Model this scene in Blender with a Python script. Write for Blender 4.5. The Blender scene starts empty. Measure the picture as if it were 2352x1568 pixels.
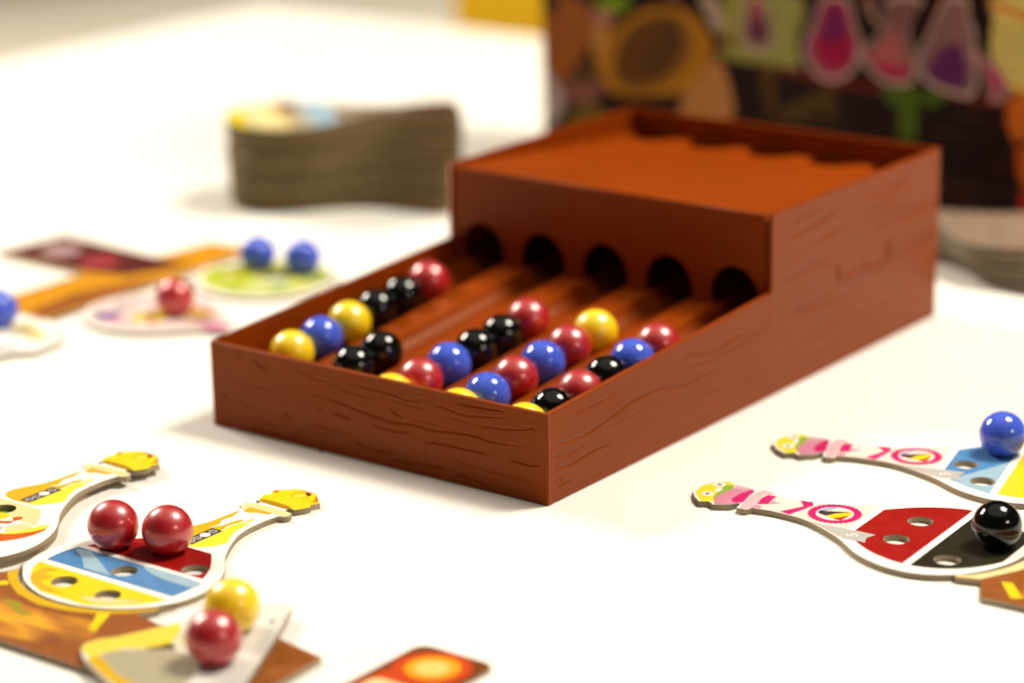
import bpy, math, random
import numpy as np
from mathutils import Vector, Matrix
random.seed(7)
RNG = np.random.default_rng(7)
MM = 0.001
S = bpy.context.scene

# ------------------------------------------------------------------ camera
cd = bpy.data.cameras.new('camera')
cam = bpy.data.objects.new('camera', cd)
S.collection.objects.link(cam)
S.camera = cam
YAW, PIT, ROL = -0.6455, -0.2941, -0.0161
fw = Vector((math.sin(YAW)*math.cos(PIT), math.cos(YAW)*math.cos(PIT), math.sin(PIT)))
rt0 = Vector((math.cos(YAW), -math.sin(YAW), 0))
up0 = rt0.cross(fw)
rt = math.cos(ROL)*rt0 + math.sin(ROL)*up0
up = -math.sin(ROL)*rt0 + math.cos(ROL)*up0
m = Matrix((rt, up, -fw)).transposed().to_4x4()
m.translation = Vector((474.5, -648.1, 299.4))*MM
cam.matrix_world = m
cd.sensor_width = 36.0
cd.lens = 36.0*6047.65/2352
cd.clip_start, cd.clip_end = 0.02, 50
cd.dof.use_dof = True
cd.dof.focus_distance = 0.838
cd.dof.aperture_fstop = 92.57/19.0
cd.dof.aperture_blades = 0

# ------------------------------------------------------------------ light
w = bpy.data.worlds.new('World'); S.world = w; w.use_nodes = True
bg = w.node_tree.nodes['Background']
bg.inputs[0].default_value = (1.0, 0.90, 0.74, 1); bg.inputs[1].default_value = 0.03
def lamp(name, d, dist, size, power, col, aim=(0, 0.03, 0)):
    ld = bpy.data.lights.new(name, 'AREA'); ld.shape = 'DISK'; ld.size = size
    ld.energy = power; ld.color = col
    o = bpy.data.objects.new(name, ld); S.collection.objects.link(o)
    d = Vector(d).normalized()
    o.location = Vector(aim) + d*dist
    o.rotation_euler = d.to_track_quat('Z', 'Y').to_euler()
    return o
lamp('ceiling_lamp', (0.25, 0.42, 0.87), 1.5, 0.46, 24.5, (1, 0.925, 0.785))
lamp('ceiling_lamp', (-0.86, 0.02, 0.54), 2.0, 0.24, 15, (1, 0.90, 0.76))
lamp('ceiling_lamp', (-0.80, 0.16, 0.60), 2.0, 0.24, 15, (1, 0.90, 0.76))
lamp('ceiling_lamp', (0.89, -0.05, 0.45), 2.2, 0.14, 2.2, (1, 0.93, 0.82))
lamp('ceiling_lamp', (0.87, -0.16, 0.47), 2.2, 0.14, 2.2, (1, 0.93, 0.82))
sl = bpy.data.lights.new('added_floor_fill', 'SPOT'); sl.energy = 230; sl.color = (1, 0.92, 0.80); sl.spot_size = math.radians(100); sl.spot_blend = 0.3; sl.shadow_soft_size = 0.15  # added spot that only brightens the floor beyond the table
so = bpy.data.objects.new('added_floor_fill', sl); S.collection.objects.link(so); so.location = (-2.6, 2.9, 1.3)
cl = lamp('ceiling_bounce_fill', (0.0, 0.12, 1), 2.1, 3.0, 8, (1, 0.92, 0.78))  # added fill light standing in for bounce off the ceiling
S.view_settings.view_transform = 'Standard'
S.view_settings.look = 'None'
S.view_settings.exposure = 0.36
S.view_settings.gamma = 1.0
S.render.engine = 'CYCLES'
S.cycles.use_denoising = True
S.cycles.max_bounces = 8

# ------------------------------------------------------------------ helpers
def lin(c):
    return tuple(((x/255)/12.92 if x/255 <= 0.04045 else ((x/255+0.055)/1.055)**2.4) for x in c) + (1,)
MATS = {}
def mat(name, rgb, rough=0.45, metal=0.0, coat=0.0, var=0.0, vscale=60.0, bump=0.0, bscale=400.0, spec=0.5, stretch=None, crough=0.06, cior=1.5, stint=None):
    if name in MATS: return MATS[name]
    M = bpy.data.materials.new(name); M.use_nodes = True; MATS[name] = M
    nt = M.node_tree; b = nt.nodes['Principled BSDF']
    b.inputs['Base Color'].default_value = lin(rgb)
    b.inputs['Roughness'].default_value = rough
    b.inputs['Metallic'].default_value = metal
    b.inputs['Coat Weight'].default_value = coat
    b.inputs['Coat Roughness'].default_value = crough
    b.inputs['Coat IOR'].default_value = cior
    b.inputs['Specular IOR Level'].default_value = spec
    if stint: b.inputs['Specular Tint'].default_value = stint+(1,)
    tc = nt.nodes.new('ShaderNodeTexCoord')
    mp = nt.nodes.new('ShaderNodeMapping')
    nt.links.new(tc.outputs['Object'], mp.inputs[0])
    if stretch: mp.inputs['Scale'].default_value = stretch
    if var > 0:
        n = nt.nodes.new('ShaderNodeTexNoise'); n.inputs['Scale'].default_value = vscale
        n.inputs['Detail'].default_value = 6; n.inputs['Roughness'].default_value = 0.6
        nt.links.new(mp.outputs[0], n.inputs['Vector'])
        mx = nt.nodes.new('ShaderNodeMix'); mx.data_type = 'RGBA'
        c = lin(rgb)
        mx.inputs[6].default_value = tuple(max(0, x*(1-var)) for x in c[:3])+(1,)
        mx.inputs[7].default_value = tuple(min(1, x*(1+var)) for x in c[:3])+(1,)
        nt.links.new(n.outputs['Fac'], mx.inputs[0])
        nt.links.new(mx.outputs[2], b.inputs['Base Color'])
        mr = nt.nodes.new('ShaderNodeMapRange')
        mr.inputs[3].default_value = max(0.02, rough-0.12*rough/0.45); mr.inputs[4].default_value = rough+0.12*rough/0.45
        nt.links.new(n.outputs['Fac'], mr.inputs[0]); nt.links.new(mr.outputs[0], b.inputs['Roughness'])
    if bump > 0:
        n2 = nt.nodes.new('ShaderNodeTexNoise'); n2.inputs['Scale'].default_value = bscale
        n2.inputs['Detail'].default_value = 5
        nt.links.new(mp.outputs[0], n2.inputs['Vector'])
        bp = nt.nodes.new('ShaderNodeBump'); bp.inputs['Strength'].default_value = bump
        bp.inputs['Distance'].default_value = 0.0004
        nt.links.new(n2.outputs['Fac'], bp.inputs['Height'])
        nt.links.new(bp.outputs[0], b.inputs['Normal'])
        if coat: nt.links.new(bp.outputs[0], b.inputs['Coat Normal'])
    return M

def link(o, parent=None):
    S.collection.objects.link(o)
    if parent is not None: o.parent = parent
    return o
def tag(o, label=None, cat=None, group=None, kind=None):
    if label: o['label'] = label
    if cat: o['category'] = cat
    if group: o['group'] = group
    if kind: o['kind'] = kind
    return o
def thing(name, label, cat, loc=(0, 0, 0), rotz=0.0, group=None):
    o = bpy.data.objects.new(name, None); o.empty_display_size = 0.01
    o.location = Vector(loc)*MM; o.rotation_euler = (0, 0, rotz)
    link(o); return tag(o, label, cat, group)
def mesh(name, verts, faces, mats, parent=None, smooth=False, mi=None):
    me = bpy.data.meshes.new(name)
    me.from_pydata([tuple(float(c)*MM for c in v) for v in verts], [], [tuple(int(i) for i in f) for f in faces])
    for mm_ in (mats if isinstance(mats, (list, tuple)) else [mats]): me.materials.append(mm_)
    if mi is not None: me.polygons.foreach_set('material_index', mi)
    if smooth: me.polygons.foreach_set('use_smooth', [True]*len(me.polygons))
    me.update()
    o = bpy.data.objects.new(name, me)
    return link(o, parent)
def spline(pts, n=5, closed=True):
    P = [np.array(p, float) for p in pts]; out = []; N = len(P)
    rng = range(N) if closed else range(N-1)
    for i in rng:
        g = (lambda k: P[k % N]) if closed else (lambda k: P[min(max(k, 0), N-1)])
        a, b, c, d = g(i-1), g(i), g(i+1), g(i+2)
        for k in range(n):
            t = k/n
            out.append(0.5*((2*b)+(-a+c)*t+(2*a-5*b+4*c-d)*t*t+(-a+3*b-3*c+d)*t**3))
    if not closed: out.append(P[-1])
    return [tuple(q) for q in out]
def circle(cx, cy, r, n=28, ph=0.0):
    return [(cx+r*math.cos(ph+2*math.pi*k/n), cy+r*math.sin(ph+2*math.pi*k/n)) for k in range(n)]
def inside(pt, poly):
    x, y = pt; c = False; j = len(poly)-1
    for i in range(len(poly)):
        xi, yi = poly[i][:2]; xj, yj = poly[j][:2]
        if (yi > y) != (yj > y) and x < (xj-xi)*(y-yi)/(yj-yi)+xi: c = not c
        j = i
    return c
def curve_mesh(name, loops, z0, thick, bevel=0.0):
    """filled 2-D outline (first loop) with holes, as a mesh standing from z0 to z0+thick"""
    cu = bpy.data.curves.new(name, 'CURVE'); cu.dimensions = '2D'; cu.fill_mode = 'BOTH'
    cu.extrude = max(0, thick/2-bevel)*MM
    cu.bevel_depth = bevel*MM; cu.bevel_resolution = 1
    if bevel: cu.offset = -bevel*MM
    for lp in loops:
        s = cu.splines.new('POLY'); s.points.add(len(lp)-1); s.use_cyclic_u = True
        for q, c in zip(s.points, lp): q.co = (c[0]*MM, c[1]*MM, 0, 1)
    o = bpy.data.objects.new(name, cu); S.collection.objects.link(o)
    dg = bpy.context.evaluated_depsgraph_get()
    me = bpy.data.meshes.new_from_object(o.evaluated_get(dg), depsgraph=dg)
    bpy.data.objects.remove(o); bpy.data.curves.remove(cu)
    me.transform(Matrix.Translation((0, 0, (z0+thick/2)*MM)))
    me.name = name; me.materials.clear()
    return me
def slab(name, loops, z0, thick, top, side, parent=None, bevel=0.12, loc=None, rotz=0):
    me = curve_mesh(name, loops, z0, thick, bevel)
    me.materials.append(top); me.materials.append(side)
    me.polygons.foreach_set('material_index', [0 if p.normal.z > 0.6 else 1 for p in me.polygons])
    o = bpy.data.objects.new(name, me); link(o, parent)
    if loc is not None: o.location = Vector(loc)*MM; o.rotation_euler = (0, 0, rotz)
    return o
def printed(name, pts, z, material, parent, holes=(), smooth=0):
    lp = spline(pts, smooth) if smooth else list(pts)
    loops = [lp]+[circle(h[0], h[1], 4.15, 24) for h in holes if inside(h, lp)]
    me = curve_mesh(name, loops, z, 0.0)
    me.materials.append(material)
    o = bpy.data.objects.new(name, me)
    return link(o, parent)
def box(name, lo, hi, material, parent=None, bev=0.4):
    import bmesh
    bm = bmesh.new(); bmesh.ops.create_cube(bm, size=1)
    for v in bm.verts:
        v.co = Vector([(lo[i]+hi[i])/2+v.co[i]*(hi[i]-lo[i]) for i in range(3)])*MM
    if bev: bmesh.ops.bevel(bm, geom=bm.edges[:], offset=bev*MM, segments=2, affect='EDGES', profile=0.6)
    me = bpy.data.meshes.new(name); bm.to_mesh(me); bm.free(); me.materials.append(material)
    return link(bpy.data.objects.new(name, me), parent)

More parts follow.
